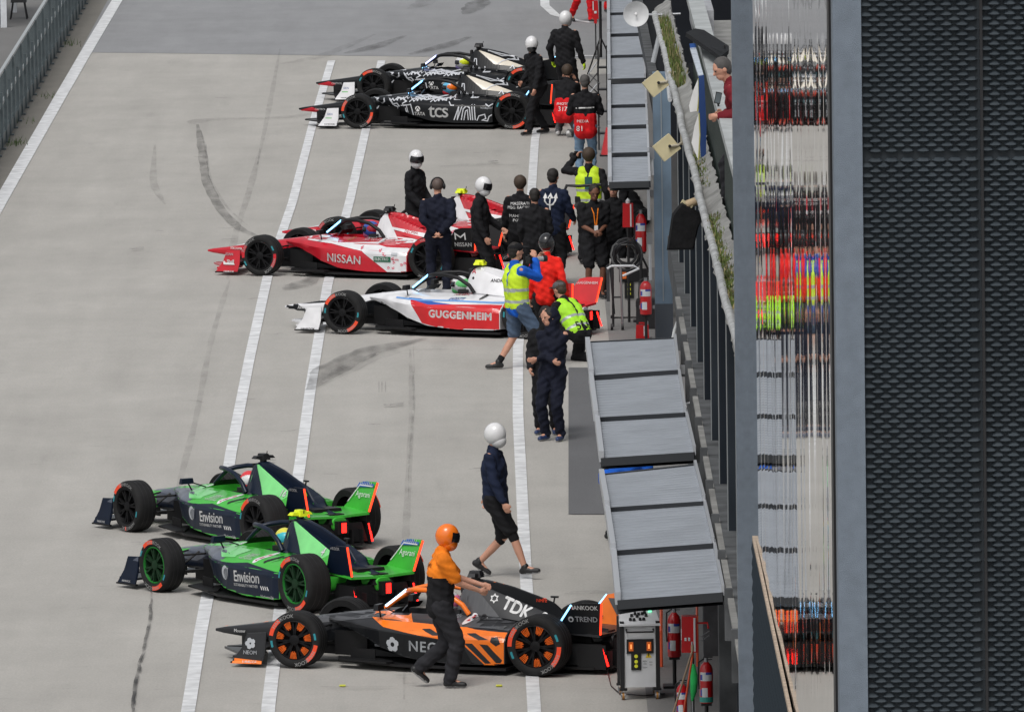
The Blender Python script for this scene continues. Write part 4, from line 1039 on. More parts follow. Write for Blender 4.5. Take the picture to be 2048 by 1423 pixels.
car('black and papaya orange racing car beside the crew member in an orange helmet', lv(base=DGREY, cover=TBLK, flare=DGREY, dark=TBLK, halo=ORANGE, halo_led=pbr('white_blue_led', (.6, .8, 1), .4, emit=2.5), rear=DGREY, rearplate=TBLK, rearplate_far=ORANGE, rear_blue=True, inner=in_orange, wing=DGREY, plate=DGREY, cam=BLACK, wedge=pbr('orange_spoke_mark', (.95, .17, .01), .5), livery=liv_neon), (588, 1336), 22)
car('nearer green and navy racing car with a yellow camera on its fin', lv(base=GREEN, cover=NAVY, flare=LGREEN, dark=NAVY, halo=NAVY, wing=NAVY, plate=NAVY, cam=YEL, inner=in_green, rearplate=NAVY, rearplate_far=GREEN, ring=GLIM, rim=pbr('rim_green_dark', (.008, .03, .012), .6, spec=.2), livery=liv_green('4')), (307, 1183), 54, 'green and navy racing cars')
car('farther green and navy racing car with a black camera on its fin', lv(base=GREEN, cover=NAVY, flare=LGREEN, dark=NAVY, halo=NAVY, wing=NAVY, plate=NAVY, cam=BLACK, inner=in_green, rearplate=NAVY, rearplate_far=GREEN, arcs=[(15, 55), (250, 255)], rim=RIMB, livery=liv_green('16')), (252, 1063), 55.5, 'green and navy racing cars')
car('white and bright red racing car with a yellow camera, behind the photographer in shorts', lv(base=CWHITE, dark=CARBON, halo=CARBON, halo_led=BLUELED, wing=CWHITE, plate=CWHITE, cam=YEL, rear=BRED, rearplate=BRED, inner=in_white, livery=liv_white), (684, 668), 24)
car('nearer crimson and white racing car with blossom spots and a black camera', lv(base=RED, dark=CARBON, halo=CARBON, halo_led=BLUELED, wing=RED, plate=RED, cam=BLACK, arc=ARC_RD, rearplate=CARBON, livery=liv_red), (519, 552), 25, 'crimson and white racing cars')
car('farther crimson and white racing car with a yellow camera, mostly hidden by the crew', lv(base=RED, dark=CARBON, halo=CARBON, wing=RED, plate=RED, cam=YEL, arc=ARC_RD, rearplate=CARBON, livery=liv_red), (667, 514), 25, 'crimson and white racing cars')
car('nearer black racing car with white line artwork and a bare cream fin patch', lv(base=TBLK, flare=CREAM, dark=TBLK, halo=CARBON, halo_led=BLUELED, wing=TBLK, plate=TBLK, cam=BLACK, rear_blue=True, livery=liv_tcs('37', None)), (715, 258), 13, 'black line-art racing cars')
car('farther black racing car with white line artwork and a tall black camera', lv(base=TBLK, flare=CREAM, dark=TBLK, halo=CARBON, halo_led=pbr('violet_led', (.5, .55, 1), .4, emit=2.5), wing=TBLK, plate=TBLK, cam=BLACK, rear_blue=True, livery=liv_tcs('9', None)), (746, 205), 13, 'black line-art racing cars')
# ------------------------------------------------------------------ people
def ik(a, c, l1, l2, pole):
    a, c, pole = Vector(a), Vector(c), Vector(pole); d = c-a; L = min(d.length, (l1+l2)*.995); u = d.normalized(); c2 = a+u*L
    x = (l1*l1-l2*l2+L*L)/(2*L); h = math.sqrt(max(l1*l1-x*x, 0)); p = pole-u*pole.dot(u); p = p.normalized() if p.length > 1e-4 else u.orthogonal()
    return a+u*x+p*h, c2
PENDING = []   # (temp object, final spec) : surfaces merged into one skin by voxel remesh in one go
def grow(name, parent, prims, voxel, pick, wrinkle=0, smooth=2):
    """prims: (kind, args, region). One continuous surface is grown over them; pick(region, point) gives its material"""
    mb = MB(); regs = []
    for k, a, rg in prims:
        if k == 'c': mb.capsule(*a)
        else: mb.ellip(*a)
    mb.mats = []; mb.m = [0]*len(mb.f)
    me = bpy.data.meshes.new('tmp'); me.from_pydata(mb.v, [], mb.f); o = bpy.data.objects.new('tmp', me); sc.collection.objects.link(o)
    m = o.modifiers.new('r', 'REMESH'); m.mode = 'VOXEL'; m.voxel_size = voxel; m.use_smooth_shade = True
    if smooth: q = o.modifiers.new('s', 'SMOOTH'); q.iterations = smooth; q.factor = .5
    PENDING.append((o, name, parent, prims, pick, wrinkle))
def flush():
    bpy.context.view_layer.update(); dg = bpy.context.evaluated_depsgraph_get()
    out = []
    for (o, name, parent, prims, pick, wr) in PENDING:
        me = bpy.data.meshes.new_from_object(o.evaluated_get(dg)); me.name = name; out.append(me)
    for me, (o, name, parent, prims, pick, wr) in zip(out, PENDING):
        segs = []
        for k, a, rg in prims:
            if k == 'c': segs.append((Vector(a[0]), Vector(a[2]), (a[1]+a[3])/2, rg))
            else: segs.append((Vector(a[0]), Vector(a[0]), (a[1][0]+a[1][1]+a[1][2])/3, rg))
        mats = []; me.materials.clear(); nv = len(me.vertices); npol = len(me.polygons)
        if wr:
            co = np.empty(nv*3, 'f'); me.vertices.foreach_get('co', co); co = co.reshape(-1, 3); no = np.empty(nv*3, 'f'); me.vertices.foreach_get('normal', no); no = no.reshape(-1, 3)
            d = (np.sin(co[:, 2]*38+co[:, 0]*17+np.sin(co[:, 1]*25)*2)+np.sin(co[:, 2]*71-co[:, 1]*33+co[:, 0]*20)*.6)*wr
            co += no*d[:, None]; me.vertices.foreach_set('co', co.ravel()); me.update()
        ce = np.empty(npol*3, 'f'); me.polygons.foreach_get('center', ce); ce = ce.reshape(-1, 3)
        best = np.full(npol, 1e9); bi = np.zeros(npol, int)
        for i, (a, b, r, rg) in enumerate(segs):
            a_, ab = np.array(a), np.array(b-a); L2 = ab @ ab
            t = np.clip(((ce-a_) @ ab)/L2, 0, 1) if L2 > 1e-9 else np.zeros(npol)
            dd = np.linalg.norm(ce-(a_+t[:, None]*ab), axis=1)-r; m_ = dd < best; best[m_] = dd[m_]; bi[m_] = i
        simple = len(set(s_[3] for s_ in segs)) == 1 and name in ('trousers', 'shorts', 'bib') or name == 'body' and prims[0][2] == 't'
        mi = []
        if simple: mats = [pick(segs[0][3], None)]; mi = [0]*npol
        else:
            for j, c in zip(bi.tolist(), ce.tolist()):
                m = pick(segs[j][3], Vector(c))
                if m not in mats: mats.append(m)
                mi.append(mats.index(m))
        for m in mats: me.materials.append(m)
        me.polygons.foreach_set('material_index', mi); me.polygons.foreach_set('use_smooth', [True]*len(mi)); me.update()
        ob = bpy.data.objects.new(name, me); sc.collection.objects.link(ob); ob.parent = parent
        bpy.data.objects.remove(o)
    PENDING.clear()

C_BLK = cloth('black_cloth', (.010, .010, .012)); C_CHAR = cloth('charcoal_cloth', (.022, .022, .026)); C_NAVY = cloth('navy_cloth', (.010, .016, .040)); C_DNAVY = cloth('dark_navy_cloth', (.008, .010, .022))
C_BLUE = cloth('blue_cloth', (.01, .10, .50)); C_DENIM = cloth('denim', (.075, .11, .17)); C_LDENIM = cloth('light_denim', (.16, .25, .36)); C_RED = cloth('red_cloth', (.60, .010, .014)); C_ORED = cloth('orange_red_cloth', (.78, .020, .012))
C_ORG = cloth('orange_cloth', (.85, .22, .015)); C_HIV = pbr('hi_vis', (.58, .82, .02), .7, var=.12, vscale=8); C_HIVG = pbr('hi_vis_green', (.42, .85, .03), .7, var=.12, vscale=8); C_REFL = pbr('reflective_tape', (.42, .46, .44), .35, .2)
C_MAR = cloth('maroon_check', (.16, .012, .02)); C_GREY = cloth('grey_cloth', (.10, .10, .105))
HAIRD = pbr('hair_dark', (.015, .012, .010), .7, var=.3); HAIRB = pbr('hair_brown', (.05, .032, .02), .7, var=.3); HAIRG = pbr('hair_grey', (.075, .07, .068), .8, var=.3)
SHOE_B = pbr('shoe_black', (.012, .012, .013), .5); SHOE_W = pbr('shoe_white', (.6, .6, .6), .5); SHOE_N = pbr('shoe_blue', (.02, .04, .12), .5); SOLE = pbr('shoe_sole', (.35, .35, .36), .6); VISOR = pbr('visor', (.01, .01, .012), .08, 0, .5)

def person(label, px, face, h=1.78, top=C_BLK, sleeve=None, arms='long', legs='long', bottom=C_BLK, shoes=SHOE_B, skin=SKIN1,
           hip=(0, 0, .93), lean=0, side=0, feet=((.0, .11, 0), (.0, -.11, 0)), foot_yaw=(8, -8), hands=((.12, .28, .80), (.12, -.28, .80)),
           head_yaw=0, head_pitch=0, hair=HAIRD, helmet=None, visor=True, cap=None, phones=None, vest=None, bib=None, hood=False, socks=None, knee=None, wide=1.0,
           extra=None, z0=0, group=None, gloves=None, lower_top=None, fat=1.08, torso_turn=0, toe=((0, 0), (0, 0)), seat=False):
    s = h/1.78; loc = G(*px) if isinstance(px, tuple) else Vector(px)
    root = thing('person', label, 'person', (loc.x, loc.y, z0 or loc.z), R(face), group)
    S = lambda v: Vector(v)*s
    H = S(hip); la = R(lean); sp = Vector((math.sin(la), math.sin(R(side)), math.cos(la))).normalized()
    tw = Matrix.Rotation(R(torso_turn), 3, 'Z')
    fwd = tw @ Vector((math.cos(la), 0, -math.sin(la))); lf = sp.cross(fwd)
    waist = H+sp*.12*s; chest = H+sp*.36*s; neck = H+sp*.55*s; nk2 = neck+sp*.07*s+fwd*.01
    hy = R(head_yaw); hp = R(head_pitch+lean*.45)
    hm = Matrix.Rotation(R(torso_turn)+hy, 3, 'Z') @ Matrix.Rotation(hp, 3, 'Y')
    hc = nk2+hm @ Vector((.015, 0, .115))*s
    sh = [neck-sp*.05*s+lf*.185*s*k*wide for k in (1, -1)]
    hips = [H+Vector((0, .095*k*s, -.02*s)) for k in (1, -1)]
    W = [S(p) for p in hands]; elb = []; wr = []
    for k in range(2):
        e, w_ = ik(sh[k], W[k], .30*s, .26*s, Vector((-.6, .35*(1-2*k), -.75))); elb.append(e); wr.append(w_)
    kn = []; an = []
    for k in range(2):
        f = S(feet[k]); f.z += .085*s
        pole = Vector(knee[k]) if knee else Vector((1, .08*(1-2*k), .15))
        a, b = ik(hips[k], f, .44*s, .43*s, pole); kn.append(a); an.append(b)
    # ---- body: one continuous surface
    B = []
    def c(a, ra, b, rb, rg): B.append(('c', (a, ra*s, b, rb*s), rg))
    c(H, .095, waist, .09, 'torso'); c(waist, .09, chest, .095, 'torso'); c(neck-sp*.02*s, .058, nk2, .054, 'neck'); c(nk2, .056, hc-hm @ Vector((.0, 0, .05))*s, .058, 'neck')
    for k in (0, 1):
        c(chest, .085, sh[k], .05, 'torso'); c(sh[k], .052, elb[k], .042, 'arm'); c(elb[k], .040, wr[k], .027, 'arm')
        c(hips[k], .08, kn[k], .055, 'leg'); c(kn[k], .055, (kn[k]*.45+an[k]*.55), .050, 'leg'); c(kn[k]*.4+an[k]*.6, .046, an[k], .035, 'leg')
        # foot, hidden in the shoe
        fy = Matrix.Rotation(R(foot_yaw[k]), 3, 'Z') @ Matrix.Rotation(R(toe[k][0]), 3, 'Y'); c(an[k], .034, an[k]+fy @ Vector((.13, 0, -.045))*s, .026, 'leg')
        # hand
        d = (wr[k]-elb[k]).normalized(); up = d.orthogonal().normalized(); q = (lf if k == 0 else -lf); q = (q-d*q.dot(d)); q = q.normalized() if q.length > .1 else up
        n = d.cross(q); pm = wr[k]+d*.045*s
        B.append(('c', (wr[k], .024*s, pm, .030*s), 'hand')); B.append(('e', (pm+d*.02*s, (.040*s, .040*s, .020*s), None, Matrix((d, n, q)).transposed()), 'hand'))
        for j, (o_, ln) in enumerate(((-.028, .062), (-.009, .072), (.010, .067), (.028, .052))):
            a0 = pm+d*.045*s+n*o_*s; a1 = a0+(d*.8-q*.35).normalized()*ln*.55*s; a2 = a1+(d*.35-q*.8).normalized()*ln*.5*s
            B.append(('c', (a0, .0098*s, a1, .009*s), 'hand')); B.append(('c', (a1, .009*s, a2, .0078*s), 'hand'))
        t0 = pm-n*.03*s; t1 = t0+(d*.6-n*.55-q*.3).normalized()*.035*s; B.append(('c', (t0, .012*s, t1, .010*s), 'hand')); B.append(('c', (t1, .010*s, t1+(d*.8-q*.3).normalized()*.028*s, .009*s), 'hand'))
    HM = lambda x, y, z: hc+hm @ Vector((x, y, z))*s
    B.append(('e', (HM(0, 0, .02), (.100*s, .080*s, .108*s), None, hm), 'head')); B.append(('e', (HM(.025, 0, -.055), (.070*s, .058*s, .062*s), None, hm), 'head'))
    B.append(('c', (HM(.092, 0, .012), .010*s, HM(.108, 0, -.018), .016*s), 'head')); B.append(('e', (HM(.078, 0, .035), (.020*s, .060*s, .014*s), None, hm), 'head'))
    for k in (1, -1): B.append(('e', (HM(-.005, .080*k, .0), (.020*s, .012*s, .032*s), None, hm), 'head'))
    eyes = [HM(.090, .032*k, .014) for k in (1, -1)]; mouth = HM(.090, 0, -.055); DK = pbr('eye_dark', (.02, .015, .012), .4); LIP = pbr('lip', (.30, .12, .10), .6)
    def pick(rg, p):
        if rg == 'head':
            if min((p-e).length for e in eyes) < .0125*s: return DK
            if abs((p-mouth).dot(hm @ Vector((0, 0, 1)))) < .007 and (p-mouth).length < .028*s: return LIP
        if rg == 'hand' and gloves: return gloves
        return skin
    if not helmet and not hood or True: grow('body', root, B, .0085*s, pick, 0, 1)
    # ---- upper garment
    T = []
    def t(a, ra, b, rb, rg): T.append(('c', (a, ra*s*fat, b, rb*s*fat), rg))
    low = H-sp*.04*s
    t(low+lf*.055*s, .128, waist+lf*.052*s, .125, 'low'); t(low-lf*.055*s, .128, waist-lf*.052*s, .125, 'low')
    for k in (1, -1): t(waist+lf*.045*k*s, .118, chest+lf*.065*k*wide*s, .130, 'mid'); t(chest+lf*.065*k*wide*s, .128, neck-sp*.07*s+lf*.07*k*s, .09, 'up')
    t(low, .125, waist, .125, 'low'); t(waist, .125, chest, .135, 'mid'); t(neck-sp*.04*s, .085, neck+sp*.028*s, .066, 'collar')
    for k in (0, 1):
        t(chest*.3+sh[k]*.7, .078, sh[k]*.92+chest*.08, .064, 'up')
        if arms == 'long': t(sh[k]*.92+elb[k]*.08, .066, elb[k], .060, 'arm'); t(elb[k], .061, elb[k]+(wr[k]-elb[k])*.95, .046, 'arm')
        else: t(sh[k], .076, sh[k]+(elb[k]-sh[k])*.78, .064, 'arm')
    if hood:
        T.append(('e', (HM(-.040, 0, .01), (.112*s, .108*s, .132*s), None, hm), 'hood')); t(neck, .10, HM(-.04, 0, -.07), .09, 'hood')
    sl = sleeve or top
    def pickT(rg, p):
        if rg == 'arm': return sl
        if rg in ('up', 'collar'): return sl if lower_top else top
        if lower_top and (p-H).dot(sp) < .30*s: return lower_top
        return (sl if lower_top else top)
    if hood: # open the hood at the face: the head pokes out
        pass
    grow('jacket' if arms == 'long' else 'shirt', root, T, .013*s, pickT, .0055, 2)
    # ---- legs
    Lg = []
    def l(a, ra, b, rb, rg='leg'): Lg.append(('c', (a, ra*s*(fat+.02), b, rb*s*(fat+.02)), rg))
    for k in (0, 1):
        l(H+Vector((0, .03*(1-2*k)*s, .03*s)), .122, hips[k], .108)
        if legs == 'long': l(hips[k], .106, kn[k], .074); l(kn[k], .076, kn[k]*.04+an[k]*.96, .062)
        else: l(hips[k], .110, kn[k]*.86+hips[k]*.14, .088)
    grow('trousers' if legs == 'long' else 'shorts', root, Lg, .013*s, lambda rg, p: bottom, .0055, 2)
    if legs == 'pads':
        for k in (0, 1):
            mb = MB(); mb.capsule(kn[k]*.8+hips[k]*.2, .068*s, kn[k]*.85+an[k]*.15, .062*s, C_BLK); mb.build('knee_pad', root, 60)
    for k in (0, 1):
        fy = Matrix.Rotation(R(foot_yaw[k]), 3, 'Z') @ Matrix.Rotation(R(toe[k][0]), 3, 'Y'); A = an[k]
        P = [('c', (A+fy @ Vector((-.035, 0, -.035))*s, .042*s, A+fy @ Vector((.05, 0, -.038))*s, .044*s), 'u'), ('c', (A+fy @ Vector((.03, 0, -.042))*s, .043*s, A+fy @ Vector((.155, 0, -.052))*s, .034*s), 'u'), ('c', (A+Vector((0, 0, .015))*s, .046*s, A+fy @ Vector((0, 0, -.03))*s, .05*s), 'u')]
        soleN = fy @ Vector((0, 0, 1))
        grow('shoe', root, P, .011*s, lambda rg, p, A=A, n=soleN: SOLE if (p-A).dot(n) < -.066*s else shoes, 0, 1)
        if socks:
            mb = MB(); mb.capsule(A, .044*s, A*.8+kn[k]*.2, .048*s, socks); mb.build('sock', root, 60)
    # ---- head wear
    if helmet:
        mb = MB(); rot = hm.copy()
        mb.ellip(HM(.005, 0, .02), (.132*s, .118*s, .136*s), helmet[0], rot, 24, 16); mb.ellip(HM(.042, 0, -.06), (.096*s, .090*s, .088*s), helmet[-1] if len(helmet) > 2 else helmet[0], rot, 20, 12)
        hl = mb.build('helmet', root, 60)
        if len(helmet) > 1 and visor:
            mb = MB(); vs = []; fs = []
            n = 14
            for i in range(n+1):
                a = R(-72+144*i/n)
                for j, (zz_, rr_) in enumerate(((.075, .925), (.045, 1.02), (.005, 1.045), (-.03, 1.02))):
                    vs.append(HM(.010+.134*rr_*math.cos(a), .120*rr_*math.sin(a), zz_+.0))
            for i in range(n):
                for j in range(3): fs.append((i*4+j, i*4+j+1, (i+1)*4+j+1, (i+1)*4+j))
            mb.add(vs, fs, helmet[1]); mb.build('visor', hl, 60)
    elif hair:
        mb = MB(); Pn = []
        n, m = 20, 12
        mb.ellip(HM(-.018, 0, .045), (.100*s, .090*s, .098*s), hair, hm, n, m); mb.ellip(HM(-.045, 0, .0), (.072*s, .078*s, .085*s), hair, hm, 16, 10)
        if hair is HAIRB and not cap: mb.ellip(HM(-.02, 0, .03), (.112*s, .105*s, .110*s), hair, hm, 18, 10)
        hd = mb.build('hair', root, 60)
        for v in hd.data.vertices: v.co += v.normal*(math.sin(v.co.x*160)*math.sin(v.co.y*150+v.co.z*170))*.004
    if cap:
        mb = MB(); mb.ellip(HM(-.005, 0, .062), (.112*s, .096*s, .075*s), cap, hm, 18, 8); d0 = HM(.13, 0, .065); mb.ellip(d0, (.065*s, .070*s, .010*s), cap, hm, 14, 6); mb.build('cap', root, 60)
    if phones:
        mb = MB()
        for k in (1, -1): mb.ellip(HM(-.005, .098*k, .0), (.040*s, .026*s, .048*s), phones, hm)
        pts = [HM(-.005, .1*math.cos(R(a)), .02+.115*math.sin(R(a))) for a in range(0, 181, 15)]; mb.tube(pts, .012*s, phones, 6); mb.build('headphones', root, 60)
    if vest:
        V = []
        for k in (1, -1):
            V.append(('c', (low+lf*.055*k*s+sp*.05*s, .138*fat*s, waist+lf*.055*k*s, .136*fat*s), 'v')); V.append(('c', (waist+lf*.05*k*s, .136*fat*s, chest+lf*.068*k*s*wide, .144*fat*s), 'v')); V.append(('c', (chest+lf*.068*k*s*wide, .142*fat*s, neck-sp*.075*s+lf*.085*k*s, .102*fat*s), 'v'))
        grow('hi_vis_vest', root, V, .014*s, lambda rg, p: C_REFL if any(abs((p-H).dot(sp)/s-q) < .022 for q in (.06, .22)) else vest, .003, 2)
    if bib:
        V = []
        for k in (1, -1): V.append(('c', (low+lf*.055*k*s-sp*.06*s, .142*fat*s, waist+lf*.055*k*s+sp*.02*s, .138*fat*s), 'v'))
        grow('bib', root, V, .014*s, lambda rg, p: bib, .003, 2)
    info = dict(root=root, H=H, sp=sp, fwd=fwd, lf=lf, chest=chest, neck=neck, wr=wr, elb=elb, hc=hc, hm=hm, s=s, HM=HM, waist=waist)
    return info
BACKTXT = []
def back_text(p, part, txt, size, up, mat, front=False, bold=.002, dx=0):
    BACKTXT.append((p, part, txt, size, up, mat, front, bold, dx))
def plain_helmets(): pass
def lay_texts():
    for p, part, txt, size, up, mat, front, bold, dx in BACKTXT:
        o = next(c for c in p['root'].children if c.name.split('.')[0] == part)
        sk = Skin([o]); O = p['H']+p['sp']*up*p['s']
        Dn = -p['fwd'] if front else p['fwd']; U = p['lf'] if front else -p['lf']
        if callable(txt): vs, fs = txt()
        else: vs, fs = text_polys(txt, size, 0)
        vs = [(a+dx, b) for a, b in vs]
        sk.lay(vs, fs, mat, O, U, p['sp'], Dn, .05, .006, 2); sk.finish()
WT = pbr('print_white', (.70, .70, .70), .6)
def camera_prop(p, label, at, direc, lens=.2, white=False):
    at = Vector(at); d = Vector(direc).normalized(); t = thing('camera', label, 'camera'); t.matrix_world = p['root'].matrix_basis @ Matrix.Translation(at)
    rot = d.to_track_quat('X', 'Z').to_matrix(); mb = MB(); mb.box((0, 0, 0), (.07, .14, .10), BLACK, rot); mb.box(rot @ Vector((0, 0, .06)), (.05, .05, .03), BLACK, rot); mb.build('camera_body', t)
    mb = MB(); mb.tube([rot @ Vector((.03, 0, 0)), rot @ Vector((lens*.7, 0, 0)), rot @ Vector((lens, 0, 0))], [.035, .038, .045], pbr('lens_grey', (.35, .35, .36), .4) if white else BLACK, 14); mb.build('lens', t)
    mb = MB(); mb.tube([rot @ Vector((lens-.03, 0, 0)), rot @ Vector((lens+.03, 0, 0))], [.047, .05], BLACK, 14); mb.build('lens_hood', t)
    return t

HW = pbr('helmet_white', (.75, .75, .76), .25, 0, .4); HO = pbr('helmet_orange', (.88, .19, .012), .25, 0, .4); HB = pbr('helmet_black', (.012, .012, .014), .2, 0, .4); HR = pbr('helmet_red', (.35, .01, .03), .25, 0, .4)

# orange crew member, left hand on the airbox of the front car
P = person('crew member in orange helmet and orange and black kit, walking past the papaya orange car', (888, 1373), 5, 1.82, fat=1.2, wide=1.12, top=C_ORG, sleeve=C_ORG, lower_top=C_BLK, arms='short', bottom=C_CHAR, helmet=(HO, HB, HO), hip=(-.03, 0, .93), lean=3, head_pitch=10,
           feet=((-.27, .08, .12), (.06, -.08, 0)), toe=((38, 0), (0, 0)), hands=((.42, .12, 1.12), (.38, -.10, 1.08)), shoes=SHOE_B)
back_text(P, 'shirt', 'MCLAREN', .06, .42, C_BLK)
# navy walker
P = person('walking crew member in navy shirt, black shorts and knee pads with a plain white helmet', (993, 1154), -18, 1.86, top=C_NAVY, arms='long', legs='pads', bottom=C_BLK, helmet=(HW,), hip=(0, 0, .93), lean=-2,
           feet=((-.24, .10, .08), (.40, -.08, 0)), toe=((30, 0), (-8, 0)), foot_yaw=(8, -2), hands=((-.20, .30, .92), (.22, -.30, .84)))
back_text(P, 'jacket', 'ENVISION', .05, .44, WT)
# two hooded men
P = person('man in black hooded jacket with arms crossed, standing in front of his companion', (1107, 880), -115, 1.80, top=C_DNAVY, bottom=C_DNAVY, hood=True, shoes=SHOE_N, hair=HAIRD, hands=((.20, -.12, 1.12), (.22, .12, 1.10)), head_yaw=-40, head_pitch=5)
P = person('man in black jacket with a collar, half hidden by the hooded man with crossed arms', (1095, 867), -100, 1.74, top=C_BLK, bottom=C_BLK, hood=True, shoes=SHOE_N, hair=HAIRD, hands=((.18, .2, .95), (.18, -.2, .95)), head_yaw=10)
# photographer in shorts
P = person('photographer in lime vest, blue sleeves and denim shorts aiming a long lens', (1036, 738), 28, 1.86, top=C_BLUE, arms='long', legs='short', bottom=C_DENIM, vest=C_HIV, cap=C_BLK, hair=HAIRD, wide=1.1, socks=C_BLK, hip=(0, 0, .90), lean=-3,
           feet=((-.20, .20, 0), (.17, -.16, 0)), foot_yaw=(150, 0), hands=((.36, .06, 1.50), (.24, -.10, 1.53)), head_yaw=0)
camera_prop(P, 'long lens camera raised by the photographer in the lime vest and shorts', (.22, 0, 1.58), (1, 0, .05), .24, True)
P = person('man in orange red jacket and black helmet beside the lime vest photographer', (1094, 716), 75, 1.80, fat=1.0, wide=.92, top=C_ORED, bottom=C_BLK, helmet=(HB,), hands=((.05, .26, .85), (.05, -.30, .92)), lean=3)
# kneeling 556
P = person('crouching photographer in lime vest numbered 556 and grey cap, next to the hooded men', (1150, 722), 132, 1.76, top=C_BLK, vest=C_HIVG, cap=C_GREY, hair=HAIRB, bottom=C_BLK, hip=(-.10, 0, .44), lean=36, feet=((.22, .14, 0), (-.30, -.10, 0)), hands=((.42, .12, .66), (.40, -.10, .69)), toe=((0, 0), (45, 0)))
back_text(P, 'hi_vis_vest', '556', .19, .03, C_BLK)
camera_prop(P, 'compact black camera held by the crouching photographer numbered 556', (.46, 0, .72), (1, 0, 0), .14)
# back to us, hands behind
P = person('bald man in dark navy jacket and headphones, hands clasped at his back', (878, 590), 88, 1.82, top=C_DNAVY, bottom=C_DNAVY, hair=None, phones=BLACK, wide=1.12, hands=((-.17, .05, .98), (-.17, -.05, .98)), feet=((0, .12, 0), (0, -.12, 0)))
mb = MB(); mb.ellip(P['HM'](-.02, 0, .03), (.10, .088, .10), pbr('shaved_head', (.10, .07, .06), .6), P['hm']); mb.build('hair', P['root'], 60)
P = person('crew member in black overalls and white helmet, standing beyond the nearer crimson car', (832, 525), -30, 1.80, top=C_BLK, bottom=C_BLK, helmet=(HW, HB, HW), head_yaw=-40, head_pitch=12, hands=((.2, .2, .95), (.2, -.2, .95)))
P = person('crew member in black overalls and white and maroon helmet, standing between the crimson cars', (962, 586), -10, 1.80, top=C_BLK, bottom=C_BLK, helmet=(HW, HB, HW), head_yaw=-10, head_pitch=14, hands=((.30, .16, 1.0), (.12, -.25, .90)))
P = person('tall team member in black shirt with sponsor lettering across his back', (1043, 579), 86, 1.78, top=C_BLK, bottom=C_BLK, hair=HAIRB, hands=((.1, .27, .85), (.1, -.27, .85)))
for i, (tx, u) in enumerate((('MASERATI', .43), ('MSG RACING', .37), ('MAHINDRA', .24), ('POWER', .17))): back_text(P, 'jacket', tx, .065, u, WT)
P = person('dark haired person in plain black squeezed between the lettered shirt and the trident jacket', (1072, 597), 95, 1.70, top=C_BLK, bottom=C_BLK, hair=HAIRD, hands=((.15, .2, .95), (.15, -.2, .95)))
P = person('team member in navy jacket with a white trident emblem on the back', (1108, 570), 70, 1.82, top=C_NAVY, bottom=C_BLK, hair=HAIRD, hands=((.22, .22, 1.02), (.28, -.24, 1.0)), feet=((.05, .11, 0), (-.12, -.12, 0)))
def trident():
    V = []; Fc = []
    for pts in ([(0, -.12), (0, .12)], [(-.09, .10), (-.085, .02), (-.05, -.03), (0, -.04), (.05, -.03), (.085, .02), (.09, .10)], [(-.035, .06), (0, .125), (.035, .06)], [(-.11, .06), (-.09, .12), (-.06, .06)], [(.11, .06), (.09, .12), (.06, .06)]):
        a, b = stroke_polys(pts, .024); k = len(V); V += a; Fc += [tuple(i+k for i in f) for f in b]
    return V, Fc
back_text(P, 'jacket', trident, .1, .36, WT)
P = person('man in black polo and shorts with an orange lanyard, looking down at his hands', (1190, 597), -80, 1.78, top=C_BLK, bottom=C_BLK, legs='short', arms='short', skin=SKIN2, hair=HAIRD, head_pitch=18, hands=((.26, .04, 1.06), (.26, -.05, 1.06)))
mb = MB(); cz = P['chest']; mb.tube([P['neck']+Vector((.03, .07, .0)), cz+Vector((.15, .03, .05)), P['waist']+Vector((.16, .01, .10))], .009, C_ORG, 6); mb.tube([P['neck']+Vector((.03, -.07, .0)), cz+Vector((.15, -.03, .05)), P['waist']+Vector((.16, -.01, .10))], .009, C_ORG, 6); mb.box(P['waist']+Vector((.17, 0, .06)), (.006, .06, .09), WHITE); mb.build('lanyard', P['root'])
P = person('person in plain black standing in the shade directly behind the lanyard man', (1230, 590), -95, 1.78, top=C_BLK, bottom=C_BLK, hair=HAIRD, hands=((.15, .25, .9), (.15, -.25, .9)), wide=1.1)
P = person('photographer in lime vest over black, back turned, standing beside the short awning', (1180, 528), 80, 1.86, top=C_BLK, bottom=C_BLK, vest=C_HIV, hair=HAIRB, hands=((.30, .26, 1.62), (.05, -.30, .95)), feet=((0, .12, 0), (.05, -.12, 0)))
mb = MB(); mb.box(Vector((-.165, -.02, 1.32)), (.012, .12, .20), pbr('vest_panel', (.02, .10, .09), .6)); mb.build('vest_panel', P['root'])
camera_prop(P, 'black camera held overhead by the hi-vis photographer beside the short awning', (.34, .26, 1.72), (.8, .6, 0), .12)
t = thing('camera', 'black camera hanging at the hip of the hi-vis photographer with the raised arm', 'camera', (G(1160, 528).x, G(1160, 528).y-.1, 1.05)); mb = MB(); mb.box((0, 0, 0), (.14, .08, .10), BLACK); mb.build('camera_body', t); mb = MB(); mb.tube([(0, 0, -.03), (-.06, -.02, -.13)], [.04, .045], BLACK, 12); mb.build('lens', t)
